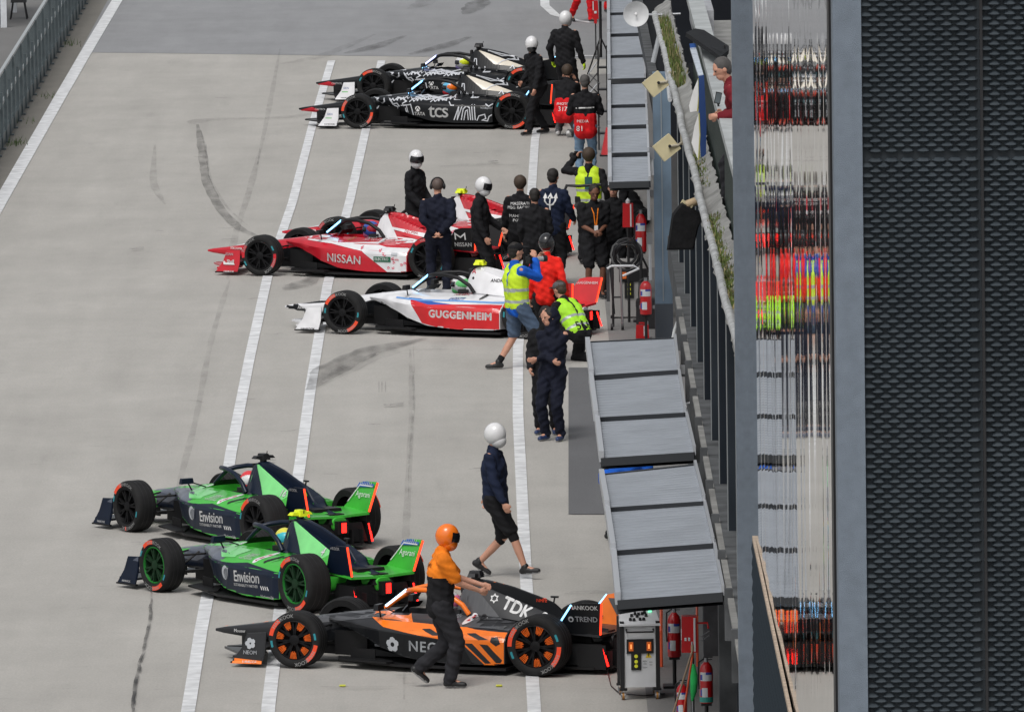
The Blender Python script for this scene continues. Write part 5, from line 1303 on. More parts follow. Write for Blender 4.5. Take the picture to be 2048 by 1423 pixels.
# photographers in red bibs
P = person('crouching photographer in black top and red bib numbered 317', (1130, 272), 75, 1.78, top=C_BLK, bottom=C_GREY, bib=C_RED, hair=HAIRB, shoes=SHOE_W, hip=(0, 0, .48), lean=18, feet=((.12, .16, 0), (-.30, -.16, 0)), hands=((.38, .12, 1.05), (.34, -.12, 1.0)), toe=((0, 0), (40, 0)))
back_text(P, 'bib', '317', .12, -.02, WT); back_text(P, 'bib', 'PHOTO', .07, .08, WT)
P = person('standing photographer in black top, red bib and pale jeans next to the crouching one', (1172, 356), 88, 1.80, top=C_BLK, bottom=C_LDENIM, bib=C_RED, hair=HAIRG, skin=SKIN1, wide=1.1, hands=((.30, .2, 1.2), (.3, -.2, 1.2)))
back_text(P, 'bib', '81', .13, -.06, WT, dx=-.09); back_text(P, 'bib', 'MEDIA', .07, .07, WT, dx=-.04)
back_text(P, 'jacket', lambda: stroke_polys([(-.16, 0), (.16, .01)], .022), .1, .30, WT)
P = person('tall crew member in black overalls, white helmet and lime glove beside the black cars', (1132, 223), 60, 1.88, top=C_BLK, bottom=C_BLK, helmet=(HW,), wide=1.1, hands=((.05, .30, .92), (.10, -.33, .84)), gloves=C_HIV, feet=((0, .12, 0), (0, -.12, 0)))
P = person('crew member in black leaning forward, wearing a white and black helmet', (1078, 268), 215, 1.84, top=C_BLK, bottom=C_BLK, arms='long', helmet=(HW, HB, HB), visor=False, head_yaw=60, lean=12, hip=(0, 0, .90), feet=((.30, .10, 0), (-.22, -.10, 0)), hands=((.25, .25, .85), (.20, -.22, .95)))
P = person('person in red overalls walking at the top, cut off by the photo edge', (1163, 44), -60, 1.80, top=C_RED, bottom=C_RED, hair=HAIRD, feet=((.24, .10, .0), (-.24, -.10, .06)), toe=((0, 0), (25, 0)))
P = person('second person in red overalls, mostly hidden by the farthest awning at the top edge', (1222, 25), -60, 1.80, top=C_RED, bottom=C_RED, hair=HAIRD)
# man on the terrace
p = AT(1447, 150, 125.5)
P = person('grey haired man in a maroon checked shirt leaning on the terrace coping', Vector((p.x+.05, p.y, 5.52)), 172, 1.78, top=C_MAR, bottom=C_CHAR, hair=HAIRG, hip=(-.25, 0, .88), lean=24, hands=((.07, .24, 1.05), (.05, -.16, 1.05)), head_yaw=25, head_pitch=10, z0=5.52)
# seated helper by the extinguishers
P = person('dark haired helper in a black top bending beside the wall of the middle garage', (1272, 535), 165, 1.74, top=C_BLK, bottom=C_BLK, arms='short', hair=HAIRD, hip=(-.1, 0, .85), lean=30, hands=((.35, .15, .85), (.38, -.1, .9)), head_pitch=-10)
# worker half hidden under the awnings
P = person('person in a bright blue top bending under the two near awnings', (1272, 1076), 5, 1.76, top=C_BLUE, bottom=C_BLK, hair=HAIRD, hip=(-.3, 0, .80), lean=62, hands=((.35, .15, .6), (.35, -.15, .6)), feet=((.0, .1, 0), (-.34, -.1, 0)))
# drivers in their cars
HEL = [('orange car', (pbr('helm_silver', (.5, .52, .55), .2), HB, HO), pbr('helm_pink', (.6, .15, .3), .3)), ('nearer green and navy car', (pbr('helm_yellow', (.75, .70, .08), .25), HB, HR), pbr('helm_cyan', (.05, .5, .6), .3)), ('farther green and navy car', (pbr('helm_red2', (.70, .05, .06), .25), HB, HW), HW),
       ('white and bright red car', (HW, HB, pbr('helm_green', (.15, .6, .2), .3)), pbr('helm_green', (.15, .6, .2), .3)), ('nearer crimson car', (pbr('helm_blue', (.05, .12, .45), .25), HB, pbr('helm_pink', (.6, .15, .3), .3)), HR), ('farther crimson car', (HR, HB, HW), HW),
       ('nearer black car', (pbr('helm_skyblue', (.15, .5, .75), .25), HB, pbr('helm_red2', (.70, .05, .06), .25)), ORANGE), ('farther black car', (HW, HB, pbr('helm_violet', (.3, .25, .5), .3)), YEL)]
for (cr, fx, lx, org), (nm, hel, band) in zip(CARS, HEL):
    root = thing('person', 'helmeted driver sitting in the cockpit of the '+nm, 'person', (org.x-fx.x*.10, org.y-fx.y*.10, .28), cr.rotation_euler.z)
    B = [('c', (Vector((-.10, 0, .02)), .14, Vector((-.08, 0, .22)), .13), 't'), ('c', (Vector((-.06, 0, .2)), .06, Vector((-.02, 0, .36)), .06), 't'), ('c', (Vector((-.1, 0, .02)), .13, Vector((.45, .0, .02)), .09), 't')]
    for k in (1, -1):
        B += [('c', (Vector((-.08, .15*k, .22)), .06, Vector((.10, .20*k, .08)), .05), 't'), ('c', (Vector((.10, .20*k, .08)), .05, Vector((.34, .11*k, .20)), .035), 't'), ('c', (Vector((.34, .11*k, .20)), .03, Vector((.40, .09*k, .22)), .028), 'h')]
    B.append(('e', (Vector((0, 0, .42)), (.10, .08, .11)), 't'))
    grow('body', root, B, .013, lambda rg, p: C_BLK, .002, 1)
    mb = MB(); mb.ellip((0, 0, .435), (.142, .120, .135), hel[0], None, 24, 16); mb.ellip((.04, 0, .36), (.10, .09, .08), hel[2], None, 20, 12); mb.ellip((-.012, 0, .445), (.138, .1225, .11), band, None, 24, 12); h_ = mb.build('helmet', root, 60)
    mb = MB(); vs = []; fs = []
    for i in range(15):
        a = R(-75+150*i/14)
        for zz_, rr_ in ((.485, .97), (.45, 1.05), (.41, 1.04)): vs.append((.145*rr_*math.cos(a), .124*rr_*math.sin(a), zz_))
    for i in range(14):
        for j in range(2): fs.append((i*3+j, i*3+j+1, (i+1)*3+j+1, (i+1)*3+j))
    mb.add(vs, fs, VISOR); mb.build('visor', h_, 60)
flush()
lay_texts()
# ------------------------------------------------------------------ garage equipment
def cabinet():
    p = G(1281, 1398); s = F_PX/p.y; W, Dp, Hh = .40, .55, .80
    t = thing('wheeled_cabinet', 'white wheeled power cabinet on castors with amber sockets, below the nearest awning', 'cabinet', (p.x, p.y, 0), R(3))
    PW = pbr('cabinet_white', (.62, .63, .65), .45, var=.05); AMB = pbr('amber_lamp', (.55, .12, .02), .3, emit=.25); YL = pbr('yellow_lamp', (.5, .5, .03), .3, emit=.3)
    mb = MB(); mb.box((0, Dp/2, .14+.34), (W-.05, Dp, .68), PW); mb.build('body', t)
    for x in (-W/2, W/2):
        for y in (0, Dp): mb = MB(); mb.box((x, y, .14+.36), (.045, .045, .76), BLACK); mb.build('corner_post', t)
    mb = MB(); mb.add([(-W/2-.03, -.04, .85), (W/2+.03, -.04, .85), (W/2+.0, .30, .98), (-W/2-.0, .30, .98), (-W/2-.03, -.04, .83), (W/2+.03, -.04, .83), (W/2, Dp, .83), (-W/2, Dp, .83), (W/2, Dp, .98), (-W/2, Dp, .98)],
                      [(0, 1, 2, 3), (3, 2, 8, 9), (4, 7, 6, 5), (0, 4, 5, 1), (1, 5, 6, 8, 2), (0, 3, 9, 7, 4), (9, 8, 6, 7)], PW); pn = mb.build('control_panel', t)
    for k, (x, u) in enumerate(((-.08, .5), (-.04, .62), (.0, .60), (.04, .62), (.07, .70), (-.10, .25), (-.06, .22), (.01, .25), (.05, .25), (.08, .5), (-.02, .45))):
        y = -.04+.34*u; z = .853+.13*u; mb = MB(); mb.lathe([(.018, 0), (.016, .03), (.001, .032)], BLACK, 10, c=(x, y, z)); mb.build('knob', pn)
    mb = MB(); mb.box((.13, .23, .965), (.04, .02, .02), pbr('green_lamp', (.2, .9, .5), .4, emit=1.5)); mb.build('indicator', pn)
    mb = MB(); mb.tube([(-.15, -.01, .79), (-.15, -.055, .765), (.15, -.055, .765), (.15, -.01, .79)], .011, BLACK, 8); mb.build('handle', t)
    mb = MB(); mb.box((0, -.006, .60), (.30, .02, .16), BLACK); mb.box((-.045, -.006, .43), (.11, .02, .19), BLACK); mb.build('socket_panel', t)
    for x in (-.10, .10): mb = MB(); mb.box((x, -.02, .60), (.05, .02, .10), AMB); mb.box((x, -.032, .60), (.014, .01, .05), pbr('amber_hot', (1, .35, .1), .4, emit=1)); mb.build('socket_lamp', t)
    for z in (.49, .43, .38): mb = MB(); mb.lathe([(.02, 0), (.02, -.012), (.001, -.014)], YL, 14, 'y', c=(-.045, -.018, z)); mb.build('indicator', t)
    mb = MB(); mb.add([(.06, -.004, .47), (.13, -.004, .47), (.095, -.004, .54)], [(0, 1, 2)], pbr('warning_yellow', (.7, .5, .02), .5)); mb.add([(.088, -.006, .485), (.102, -.006, .485), (.098, -.006, .52), (.092, -.006, .52)], [(0, 1, 2, 3)], BLACK); mb.build('warning_sign', t)
    mb = MB()
    for (tx, x, z, sz) in (("400V", .055, .43, .025), ("CEE", .055, .40, .022), ("230V", .055, .36, .025), ("32A", .12, .42, .022), ("16A", .12, .39, .022)):
        vs, fs = text_polys(tx, sz); mb.add([(a+x, -.004, b+z) for a, b in vs], fs, BLACK)
    mb.build('lettering', t)
    for x in (-W/2+.01, W/2-.01):
        for y in (.03, Dp-.03):
            mb = MB(); mb.box((x, y, .115), (.09, .06, .025), BLACK); mb.box((x-.024, y, .075), (.006, .05, .08), METAL); mb.box((x+.024, y, .075), (.006, .05, .08), METAL)
            mb.lathe([(.001, -.02), (.04, -.02), (.04, .02), (.001, .02)], METAL, 16, 'x', c=(x, y, .04)); mb.lathe([(.0405, -.012), (.0405, .012)], pbr('castor_amber', (.35, .16, .03), .5), 16, 'x', c=(x, y, .04)); mb.build('castor', t)
    c = thing('cable', 'thin black cable looping on the ground beside the wheeled cabinet', 'cable', (p.x, p.y, 0)); mb = MB()
    def g(px, py): q = G(px, py); return (q.x-p.x, q.y-p.y, .012)
    mb.tube([g(1330, 1388), g(1290, 1392), g(1240, 1388), g(1222, 1372), (g(1216, 1350)[0], g(1216, 1350)[1], .03), (g(1213, 1340)[0], g(1213, 1340)[1], .14)], .006, BLACK, 6); mb.build('cord', c)
cabinet()
EXR = pbr('extinguisher_red', (.50, .008, .012), .3, 0, .4); LBW = pbr('label_white', (.62, .64, .66), .5); LBB = pbr('label_blue', (.03, .06, .35), .5); LBG = pbr('label_green', (.03, .30, .25), .5)
def extinguisher(label, pos, h=.55, r=.085, band2=None, loc3=None):
    t = thing('fire_extinguisher', label, 'fire extinguisher', pos, 0, 'fire extinguishers of the pit garages')
    mb = MB(); mb.lathe([(.001, 0), (r*.95, 0), (r, .015), (r, h*.82), (r*.8, h*.92), (r*.35, h), (.001, h)], EXR, 20); mb.build('cylinder', t, 50)
    mb = MB(); mb.lathe([(r*.3, h), (r*.3, h*1.1), (.001, h*1.1)], METAL, 10); mb.box((r*.3, 0, h*1.12), (r*1.4, .02, .012), BLACK); mb.box((r*.3, 0, h*1.06), (r*1.2, .02, .01), BLACK); mb.build('valve', t)
    mb = MB(); mb.tube([(-.02, 0, h*1.08), (-r*1.1, -.02, h), (-r*1.2, -.03, h*.6), (-r*1.1, -.03, h*.35)], .010, BLACK, 6); mb.build('hose', t)
    mb = MB()
    def band(z0, z1, a0, a1, m):
        n = 8; vs = []; fs = []
        for i in range(n+1):
            a = R(a0+(a1-a0)*i/n)
            for z in (z0, z1): vs.append((math.cos(a)*(r+.002), math.sin(a)*(r+.002), z))
        for i in range(n): fs.append((2*i, 2*i+2, 2*i+3, 2*i+1))
        mb.add(vs, fs, m)
    band(h*.55, h*.76, -150, -40, LBW); band(h*.70, h*.76, -95, -40, LBB); band(h*.57, h*.70, -150, -125, LBB)
    band(h*.15, h*.38, -130, -80, LBW); band(h*.18, h*.34, -150, -130, LBB)
    if band2: band(0.01, h*.15, -170, -20, band2)
    mb.build('label_sticker', t)
    if pos[2] > .2:
        mb = MB(); mb.tube([(0, r+.03, h*.9), (0, r+.03, -pos[2])], .022, BLACK, 8); mb.box((0, r*.6, -.02), (r*1.6, r*1.4, .03), BLACK); mb.box((0, r+.03, -pos[2]+.015), (.26, .26, .03), BLACK); mb.build('stand_pole', t)
    return t
def bracket_stand(label, px, foot, top):
    a = G(*foot); t = thing('stand', label, 'stand', (a.x, a.y, 0)); mb = MB(); mb.tube([(0, 0, 0), (0, 0, top)], .02, BLACK, 8); mb.build('pole', t)
    for k in range(3):
        an = k*2.09+.4; mb = MB(); mb.tube([(0, 0, .35), (.28*math.cos(an), .28*math.sin(an), .0)], .012, BLACK, 6); mb.build('leg', t)
    return t
def hang(px, py, D): v = AT(px, py, D); return (v.x, v.y, v.z)
extinguisher('red extinguisher near the blue pillar, upper one of the pair in the middle garage', hang(1282, 503, 172), .36*1.6, .085)
extinguisher('red extinguisher below the other one, right beside the foot of the blue pillar', hang(1292, 628, 168.5), .33*1.5, .088)
extinguisher('red extinguisher with a teal base, right of the green flag at the bottom', hang(1413, 1404, 121.2), .44, .072, LBG)
extinguisher('small red extinguisher standing at the bottom edge by the leaning broom', tuple(G(1364, 1432)), .36, .06)
extinguisher('tall red cylinder with a white label standing behind the red tool case', hang(1349, 1312, 127), .50, .075)
# wall brackets for the hanging ones are the garage wall pipes
for (x0, y0, x1, y1, D) in ((1296, 500, 1300, 690, 169.5), (1284, 628, 1296, 634, 169)):
    pass
# red tool case with white edge, and green flag below it
def case():
    v = AT(1379, 1268, 124.5); t = thing('tool_case', 'red tool case with white edge hanging over the green flag', 'case', (v.x, v.y, v.z))
    mb = MB(); mb.box((0, .08, .0), (.18, .18, .40), EXR, taper=.92); mb.build('shell', t); mb = MB(); mb.box((.055, -.015, .0), (.02, .02, .37), LBW); mb.box((-.088, .02, .0), (.012, .05, .12), LBW); mb.build('edge_trim', t)
    mb = MB(); mb.box((-.045, -.014, -.05), (.022, .006, .035), LBW); mb.box((-.005, -.014, -.05), (.022, .006, .035), LBW); mb.build('sticker', t)
    mb = MB(); mb.tube([(.08, .05, .12), (.20, .05, .12), (.21, .05, .06)], .012, EXR, 6); mb.build('handle', t)
    mb = MB()
    for k in (0, .05): mb.tube([(.13, 0, -.02-k), (.22, .05, .03-k)], .008, METAL, 6)
    mb.build('clamp', t); mb = MB(); mb.tube([(.03, .17, .1), (.03, .17, -v.z)], .02, BLACK, 8); mb.build('pole', t)
    q = AT(1385, 1365, 123.5)
    f = thing('flag', 'furled green flag leaning under the red tool case', 'flag', (q.x, q.y, 0)); h = q.z
    GR2 = cloth('flag_green', (.02, .33, .08)); mb = MB(); mb.tube([(0, .1, .0), (.0, .05, h+.45)], .010, METAL, 6); mb.build('pole', f)
    mb = MB(); mb.tube([(-.005, .03, h-.20), (.01, .03, h-.10), (.02, .03, h+.05), (.0, .04, h+.2)], [.012, .035, .045, .03], GR2, 10); mb.build('cloth', f, 60)
case()
def broom(label, a, b, mat, D0, name='broom', r=.011):
    A, B = AT(*a, D0), AT(*b, D0+.8); base = G(*a)
    dd = B-A; k = -A.z/dd.z; F = A+dd*k if D0 < 125 else Vector((A.x, A.y, 0)); t = thing(name, label, name.replace('_', ' '), F); mb = MB(); mb.tube([(0, 0, 0), A-F, B-F], r, mat, 6); mb.build('shaft', t)
    mb = MB(); mb.tube([B-F, B-F+Vector((0, 0, .06))], r*1.6, mat, 8); mb.build('cap', t)
WOODP = pbr('pole_wood', (.42, .30, .20), .7); ORP = pbr('pole_orange', (.7, .10, .03), .5)
broom('pale wooden pole leaning towards the green flag at the bottom edge', (1346, 1425), (1385, 1300), WOODP, 121.5, 'pole')
broom('orange pole leaning behind the pale wooden pole at the bottom edge', (1372, 1395), (1384, 1315), ORP, 122, 'pole')
broom('orange pole standing upright behind the wheeled cabinet, left of the red cylinder', (1322, 1262), (1322.6, 1208), ORP, 129, 'pole', .02)
broom('orange pole standing upright beyond the red tool case', (1394, 1232), (1394, 1200), ORP, 129, 'pole', .016)
v = AT(1304, 1222, 128.5)
t = thing('person_blob', 'skin coloured blob of a person showing above the wheeled cabinet', 'body_part', v); mb = MB(); mb.ellip((0, 0, 0), (.04, .05, .07), pbr('tan_skin', (.35, .17, .10), .6)); mb.build('cover', t)  # plain ellipsoid standing for the bare skin of a person behind the cabinet
# middle garage: cases, cabinet, hose reels
def middle():
    p = G(1262, 640)
    t = thing('power_cabinet', 'grey power cabinet with amber and yellow lamps in the middle garage', 'cabinet', (p.x, p.y+.3, 0)); mb = MB(); mb.box((0, .25, .45), (.62, .5, .85), pbr('cabinet_grey', (.34, .33, .32), .5)); mb.build('body', t)
    mb = MB(); mb.box((.05, -.01, .66), (.44, .02, .2), BLACK); mb.box((-.02, -.01, .44), (.14, .02, .26), BLACK); mb.build('socket_panel', t)
    mb = MB(); mb.box((-.09, -.03, .66), (.06, .02, .1), pbr('amber_lamp', (.55, .12, .02), .3)); mb.build('socket_lamp', t)
    for z in (.52, .45, .38): mb = MB(); mb.box((-.02, -.03, z), (.05, .02, .035), pbr('yellow_lamp', (.5, .5, .03), .3)); mb.build('indicator', t)
    for x in (-.28, .28): mb = MB(); mb.box((x, .05, .02), (.05, .1, .06), BLACK); mb.build('castor', t)
    q = G(1240, 660); t = thing('trolley', 'dark tubular trolley with a white looped handle beside the grey power cabinet', 'trolley', (q.x, q.y, 0))
    mb = MB(); mb.tube([(-.10, 0, .05), (-.10, 0, .95)], .018, BLACK, 8); mb.tube([(.04, 0, .05), (.02, 0, .95)], .018, METAL, 8); mb.tube([(-.10, 0, .5), (.03, 0, .5)], .014, BLACK, 6); mb.build('frame', t)
    mb = MB(); mb.tube([(-.18, 0, .93), (-.12, 0, .97), (.22, 0, .97), (.30, -.02, .93), (.05, -.02, .82)], .018, LBW, 8); mb.build('handle', t)
    for k in (-.12, .04): mb = MB(); mb.lathe([(.001, -.02), (.05, -.02), (.05, .02), (.001, .02)], BLACK, 14, 'x', c=(k, 0, .05)); mb.build('wheel', t)
    t = thing('hose_reel', 'tangled black hoses coiled above the grey power cabinet', 'hose reel', (q.x+.12, q.y+.5, 1.1)); rr = random.Random(2)
    for k in range(7):
        r0 = rr.uniform(.12, .24); mb = MB(); tl = rr.uniform(-.5, .5); mb.tube([(r0*math.cos(a/12*6.28), tl*r0*math.sin(a/12*6.28), r0*math.sin(a/12*6.28)+rr.uniform(-.01, .01)) for a in range(13)], .016, BLACK, 6, False); mb.build('hose_loop', t)
    mb = MB(); mb.tube([(.35, .1, -.30), (.1, 0, .25), (-.15, 0, .15), (-.25, 0, -.2), (-.2, 0, -.9)], .018, BLACK, 6); mb.build('hose_end', t)
    p = G(1285, 678); t = thing('jerry_can', 'small red jerry can on the ground at the foot of the blue pillar', 'can', (p.x, p.y+.1, 0)); mb = MB(); mb.box((0, 0, .11), (.20, .14, .20), EXR, taper=.92); mb.build('body', t); mb = MB(); mb.box((0, 0, .235), (.10, .03, .02), EXR); mb.lathe([(.02, .21), (.02, .26), (.001, .26)], LBW, 8, c=(.07, 0, 0)); mb.build('handle', t)
    mb = MB(); mb.box((.03, -.072, .12), (.02, .004, .15), LBW); mb.build('stripe', t)
    v = AT(1256, 430, 172); t = thing('tool_case', 'upright red case with a white stripe beside the bending helper', 'case', (v.x, v.y, v.z)); mb = MB(); mb.box((0, 0, 0), (.17, .16, .36), EXR, taper=.9); mb.build('shell', t); mb = MB(); mb.box((.04, -.09, 0), (.02, .02, .34), LBW); mb.build('edge_trim', t)
    mb = MB(); mb.lathe([(.03, .18), (.035, .22), (.001, .26)], LBW, 10); mb.build('cap', t); mb = MB(); mb.tube([(0, .05, -.18), (0, .05, -v.z)], .02, BLACK, 8); mb.build('pole', t)
    # back panels of the garage furniture, pale
    p = G(1250, 560); t = thing('tool_cupboard', 'pale grey cupboard standing beyond the power cabinet in the middle garage', 'cupboard', (p.x+.25, p.y+2.5, 0)); mb = MB(); mb.box((0, 0, .75), (.75, .6, 1.5), pbr('cupboard_grey', (.42, .41, .40), .5, var=.1)); mb.build('body', t)
    mb = MB(); mb.box((-.1, -.31, 1.0), (.25, .02, .3), BLACK); mb.box((.2, -.31, 1.2), (.1, .02, .1), METAL); mb.build('door', t)
middle()
def tripod(label, foot, item=True):
    a = G(*foot); t = thing('tripod', label, 'tripod', (a.x, a.y, 0)); mb = MB(); mb.tube([(0, 0, .35), (.0, 0, 1.62)], .03, BLACK, 8); mb.build('pole', t)
    for an in (.3, 2.4, 4.5): mb = MB(); mb.tube([(0, 0, .75), (.36*math.cos(an), .36*math.sin(an), 0)], .016, BLACK, 6); mb.build('leg', t)
    mb = MB(); mb.box((.1, 0, 1.55), (.22, .14, .16), METAL); mb.build('lamp_head', t)
tripod('black tripod stand with a grey lamp head beside the farthest awning', (1202, 150))
a = G(1192, 118); t = thing('dolly_handle', 'red and white board hanging on a thin black stand beside the tripod', 'board', (a.x, a.y, 0)); mb = MB(); mb.tube([(0, 0, 0), (0, 0, .75)], .014, BLACK, 6); mb.build('pole', t); mb = MB(); mb.box((0, 0, 1.0), (.13, .03, .38), EXR, taper=.8); mb.box((0, 0, .78), (.06, .03, .12), EXR); mb.build('board', t); mb = MB(); mb.box((-.045, -.018, 1.08), (.02, .006, .18), LBW); mb.box((.0, -.018, .95), (.05, .006, .05), LBW); mb.build('stripe', t)
a = G(1216, 312); t = thing('traffic_cone', 'red cone beside the pale jeans photographer at the awning edge', 'cone', (a.x, a.y, 0)); mb = MB(); mb.lathe([(.13, .02), (.05, .42), (.03, .52), (.001, .52)], EXR, 16); mb.build('cone', t); mb = MB(); mb.box((0, 0, .015), (.3, .3, .03), BLACK); mb.build('base', t)
# equipment rack left of the far awnings
a = G(1207, 300); t = thing('equipment_rack', 'thin black equipment rack with cables at the edge of the far awnings', 'rack', (a.x, a.y, 0)); rr = random.Random(9)
for x in (-.08, .08): mb = MB(); mb.box((x, 0, .95), (.03, .03, 1.9), BLACK); mb.build('upright', t)
for z in (.3, .7, 1.1, 1.5): mb = MB(); mb.box((0, .1, z), (.2, .25, .03), BLACK); mb.build('shelf', t)
for k in range(5): mb = MB(); mb.tube([(-.1, -.02, 1.6-.2*k), (-.25+rr.uniform(-.05, .05), -.05, 1.4-.2*k), (-.05, 0, 1.2-.2*k)], .012, BLACK if k % 2 else METAL, 6); mb.build('cable', t)
# ------------------------------------------------------------------ floodlights and fittings on the roof edge
CRM = pbr('lamp_cream', (.62, .55, .34), .6, var=.10, vscale=5)
def flood(label, px, py, D, w, hcov=False, arm=(1, 0)):
    v = AT(px, py, D); s = D/F_PX; t = thing('floodlight', label, 'floodlight', v, 0, 'floodlights along the roof edge')
    rot = Matrix.Rotation(R(-38), 3, 'Y'); q = w*s
    mb = MB(); mb.box((0, 0, 0), (q, .10, q*.92), CRM, rot @ Matrix.Rotation(R(8), 3, 'Z')); mb.box((0, .07, 0), (q*.9, .06, q*.82), CRM, rot @ Matrix.Rotation(R(8), 3, 'Z')); 
    for k in (-.25, 0, .25): mb.box(rot @ Vector((q*k, .11, 0)), (.012, .04, q*.7), CRM, rot)
    mb.build('housing', t)
    mb = MB(); mb.tube([(q*.15, -.07, q*.08), (q*.55, -.03, q*.10), (q*.8, .05, q*.25)], .018, pbr('bracket_cream', (.50, .46, .36), .6), 8); mb.tube([(q*.15, -.06, q*.08), (q*.15, -.09, q*.08)], .02, BLACK, 8); mb.build('bracket', t)
    mb = MB(); mb.box((q*.85, .06, q*.35), (.09, .09, .13), pbr('bracket_cream', (.50, .46, .36), .6)); mb.build('junction_box', t)
    return t, q
flood('cream square floodlight nearest to the round white dish', 1311, 168, 146, 40)
flood('cream square floodlight in the middle, above the covered one', 1333, 295, 139, 42)
v = AT(1372, 452, 131); s = 131/F_PX; q = 60*s
t = thing('floodlight', 'floodlight wrapped in a black cloth cover with a cream arm', 'floodlight', v, 0, 'floodlights along the roof edge')
mb = MB(); o = [(-38, -46), (-27, 24), (-8, 48), (36, 20), (24, -2), (14, -46)]; pts = [(x*s, y*s) for x, y in o]
front = [(x*.92, -.10, z*.92) for x, z in pts]; back = [(x, .10, z) for x, z in pts]; mid = [(x*1.04, 0, z*1.04) for x, z in pts]; n = len(o); vs = front+mid+back
fs = [tuple(range(n)), tuple(range(2*n, 3*n))[::-1]]
for r0 in (0, n):
    for i in range(n): fs.append((r0+i, r0+n+i, r0+n+(i+1) % n, r0+(i+1) % n))
mb.add(vs, fs, pbr('cover_fabric', (.010, .010, .011), .85, var=.3, bump=.8, bscale=12, spec=.2)); mb.build('cover', t, fix=True)
mb = MB(); mb.tube([(0*s, 0, 42*s), (38*s, .05, 55*s), (50*s, .08, 58*s)], [.05, .05, .06], pbr('arm_tan', (.48, .36, .22), .6), 10); mb.box((2*s, 0, 44*s), (.14, .05, .05), CRM, Matrix.Rotation(R(30), 3, 'Y')); mb.build('arm', t, 50)
v = AT(1272, 28, 158); t = thing('dish_antenna', 'round white dish on a grey arm at the top, above the far awnings', 'dish', v); mb = MB()
mb.lathe([(.001, .05), (.08, .045), (.14, .02), (.175, -.02), (.178, -.03), (.165, -.025), (.13, .0), (.07, .02), (.001, .025)], pbr('dish_white', (.62, .63, .64), .5, var=.08), 32, 'y', close=False); mb.build('bowl', t, 50)
mb = MB(); mb.lathe([(.02, -.03), (.012, -.05), (.001, -.05)], WHITE, 12, 'y'); mb.tube([(0, .04, 0), (0, -.03, 0)], .01, WHITE, 6); mb.build('feed', t)
mb = MB(); mb.tube([(.0, .06, -.01), (.28, .06, -.02), (.62, .06, -.01)], .016, METAL, 8); mb.build('arm', t)
# black tarpaulin screen, banner board, and hanging sheets on the parapet
def quad_slab(name, label, cat, px, D, th, mat, part='sheet', sag=0):
    P_ = [AT(x, y, d) for (x, y), d in zip(px, D)]; c = sum(P_, Vector())/len(P_); t = thing(name, label, cat, c); n = (P_[1]-P_[0]).cross(P_[-1]-P_[0]).normalized()*th
    k = len(P_); vs = [p-c for p in P_]+[p-c+n for p in P_]; mb = MB(); mb.add(vs, [tuple(range(k)), tuple(range(k, 2*k))[::-1]]+[(i, (i+1) % k, k+(i+1) % k, k+i) for i in range(k)], mat); mb.build(part, t, fix=True); return t, c
TARP = pbr('tarpaulin_black', (.010, .011, .013), .85, var=.3, bump=.5, bscale=10, spec=.2)
t, c = quad_slab('sun_shade', 'black fabric shade hood tilted above the man in the maroon shirt', 'shade', [(1372, 65), (1390, 57), (1408, 60), (1458, 92), (1458, 100), (1441, 113)], [137, 138, 138, 135, 133, 133], .05, TARP, 'fabric')
mb = MB(); mb.tube([AT(1449, 90, 134.5)-c, AT(1450, 108, 134.5)-c], .012, BLACK, 6); mb.tube([AT(1440, 112, 134)-c, AT(1446, 104, 134)-c, AT(1455, 108, 134)-c], .012, BLACK, 6); mb.tube([AT(1452, 95, 135)-c, AT(1454, 260, 135)-c], .015, BLACK, 6); mb.build('frame', t)
quad_slab('banner_board', 'narrow deep blue banner board hanging on the railing', 'banner', [(1397, 152), (1408, 150), (1413, 250), (1412, 318), (1402, 320), (1398, 250)], [132]*6, .03, pbr('banner_blue', (.012, .045, .17), .5), 'board')
quad_slab('banner_board', 'pale striped banner with a blue top above the deep blue board', 'banner', [(1380, 96), (1392, 95), (1407, 150), (1397, 152)], [136, 136, 132.6, 132.6], .03, pbr('banner_pale', (.45, .50, .56), .5, var=.25, vscale=9), 'board')
quad_slab('banner_board', 'small blue banner strip at the very top end of the pale striped banner', 'banner', [(1379, 88), (1391, 87), (1393, 95), (1380, 96)], [136]*4, .03, pbr('banner_blue2', (.02, .09, .33), .5), 'band')
YE = pbr('sheet_edge', (.45, .42, .10), .6)
t, c = quad_slab('hanging_sheet', 'upper white plastic sheet with a yellow edge hanging by the blue board', 'sheet', [(1396, 158), (1386, 182), (1378, 212), (1380, 224), (1394, 222), (1397, 190)], [132.4]*6, .02, WHITE)
mb = MB(); mb.tube([AT(1397, 157, 132.2)-c, AT(1398, 190, 132.2)-c, AT(1395, 223, 132.2)-c], .008, YE, 5); mb.build('edge', t)
t, c = quad_slab('hanging_sheet', 'lower white plastic sheet with a yellow edge hanging by the blue board', 'sheet', [(1397, 228), (1389, 252), (1383, 285), (1388, 300), (1396, 318), (1399, 270)], [131.6]*6, .02, WHITE)
mb = MB(); mb.tube([AT(1398, 226, 131.4)-c, AT(1400, 270, 131.4)-c, AT(1397, 320, 131.4)-c], .008, YE, 5); mb.build('edge', t)
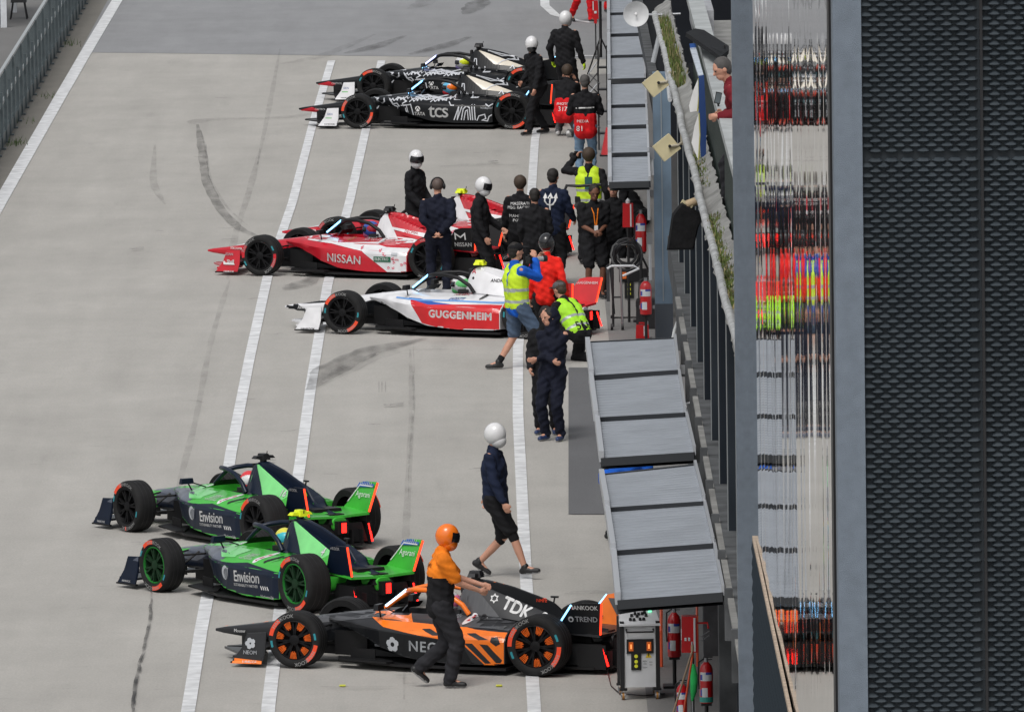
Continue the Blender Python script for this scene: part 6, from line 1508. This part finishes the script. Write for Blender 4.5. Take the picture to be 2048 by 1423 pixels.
# tablet clamped to the coping by the man
v = AT(1436, 196, 127); t = thing('tablet', 'small dark tablet clamped to the coping beside the maroon shirt', 'tablet', v); mb = MB(); mb.box((0, 0, 0), (.07, .02, .13), BLACK, Matrix.Rotation(R(12), 3, 'Y')); mb.build('case', t); mb = MB(); mb.box((0, -.013, 0), (.055, .004, .11), pbr('tablet_glass', (.10, .12, .13), .1), Matrix.Rotation(R(12), 3, 'Y')); mb.build('screen', t); mb = MB(); mb.tube([(0, .01, -.06), (.02, .05, -.2)], .012, BLACK, 6); mb.build('clamp', t)
# rubber puck of cones: small yellow cone tip etc. end of scene
def crate(label, px, dims, col, lid=True):
    p = G(*px); t = thing('equipment_case', label, 'case', (p.x, p.y, 0), R(random.uniform(-8, 8))); w_, d_, h_ = dims
    m = pbr('case_'+label.split()[0], col, .5, var=.15); mb = MB(); mb.box((0, 0, h_*.4), (w_, d_, h_*.8), m); mb.build('body', t)
    mb = MB(); mb.box((0, 0, h_*.9+.004), (w_*1.02, d_*1.02, h_*.2), m); mb.build('lid', t)
    mb = MB()
    for x in (-.3, .3): mb.box((x*w_, -d_*.5-.012, h_*.8), (.04, .02, .05), METAL)
    mb.build('latches', t)
    return t
crate('black flight case on the ground beside the blue pillar, under the hanging extinguishers', (1296, 655), (.34, .5, .42), (.015, .015, .017))
crate('dark grey flight case standing behind the tubular trolley in the middle garage', (1248, 600), (.50, .5, .55), (.04, .04, .045))
t = thing('rubber_duct', 'thick black air duct arching over the tail of the farther crimson car', 'duct', tuple(G(1150, 560))); o_ = t.location.copy()
a_, b_ = AT(1124, 395, G(1150, 560).y), AT(1158, 372, G(1150, 560).y)
mb = MB(); mb.tube([a_+Vector((0, 0, -.5))-o_, a_-o_, (a_+b_)/2+Vector((-.06, 0, .10))-o_, b_-o_, b_+Vector((.35, 0, .02))-o_], .025, BLACK, 8); mb.build('hose', t, 60)
mb = MB(); mb.tube([a_+Vector((0, 0, -.5))-o_, Vector((a_.x-o_.x, 0, 0))], .025, BLACK, 8); mb.build('stand', t, 60)
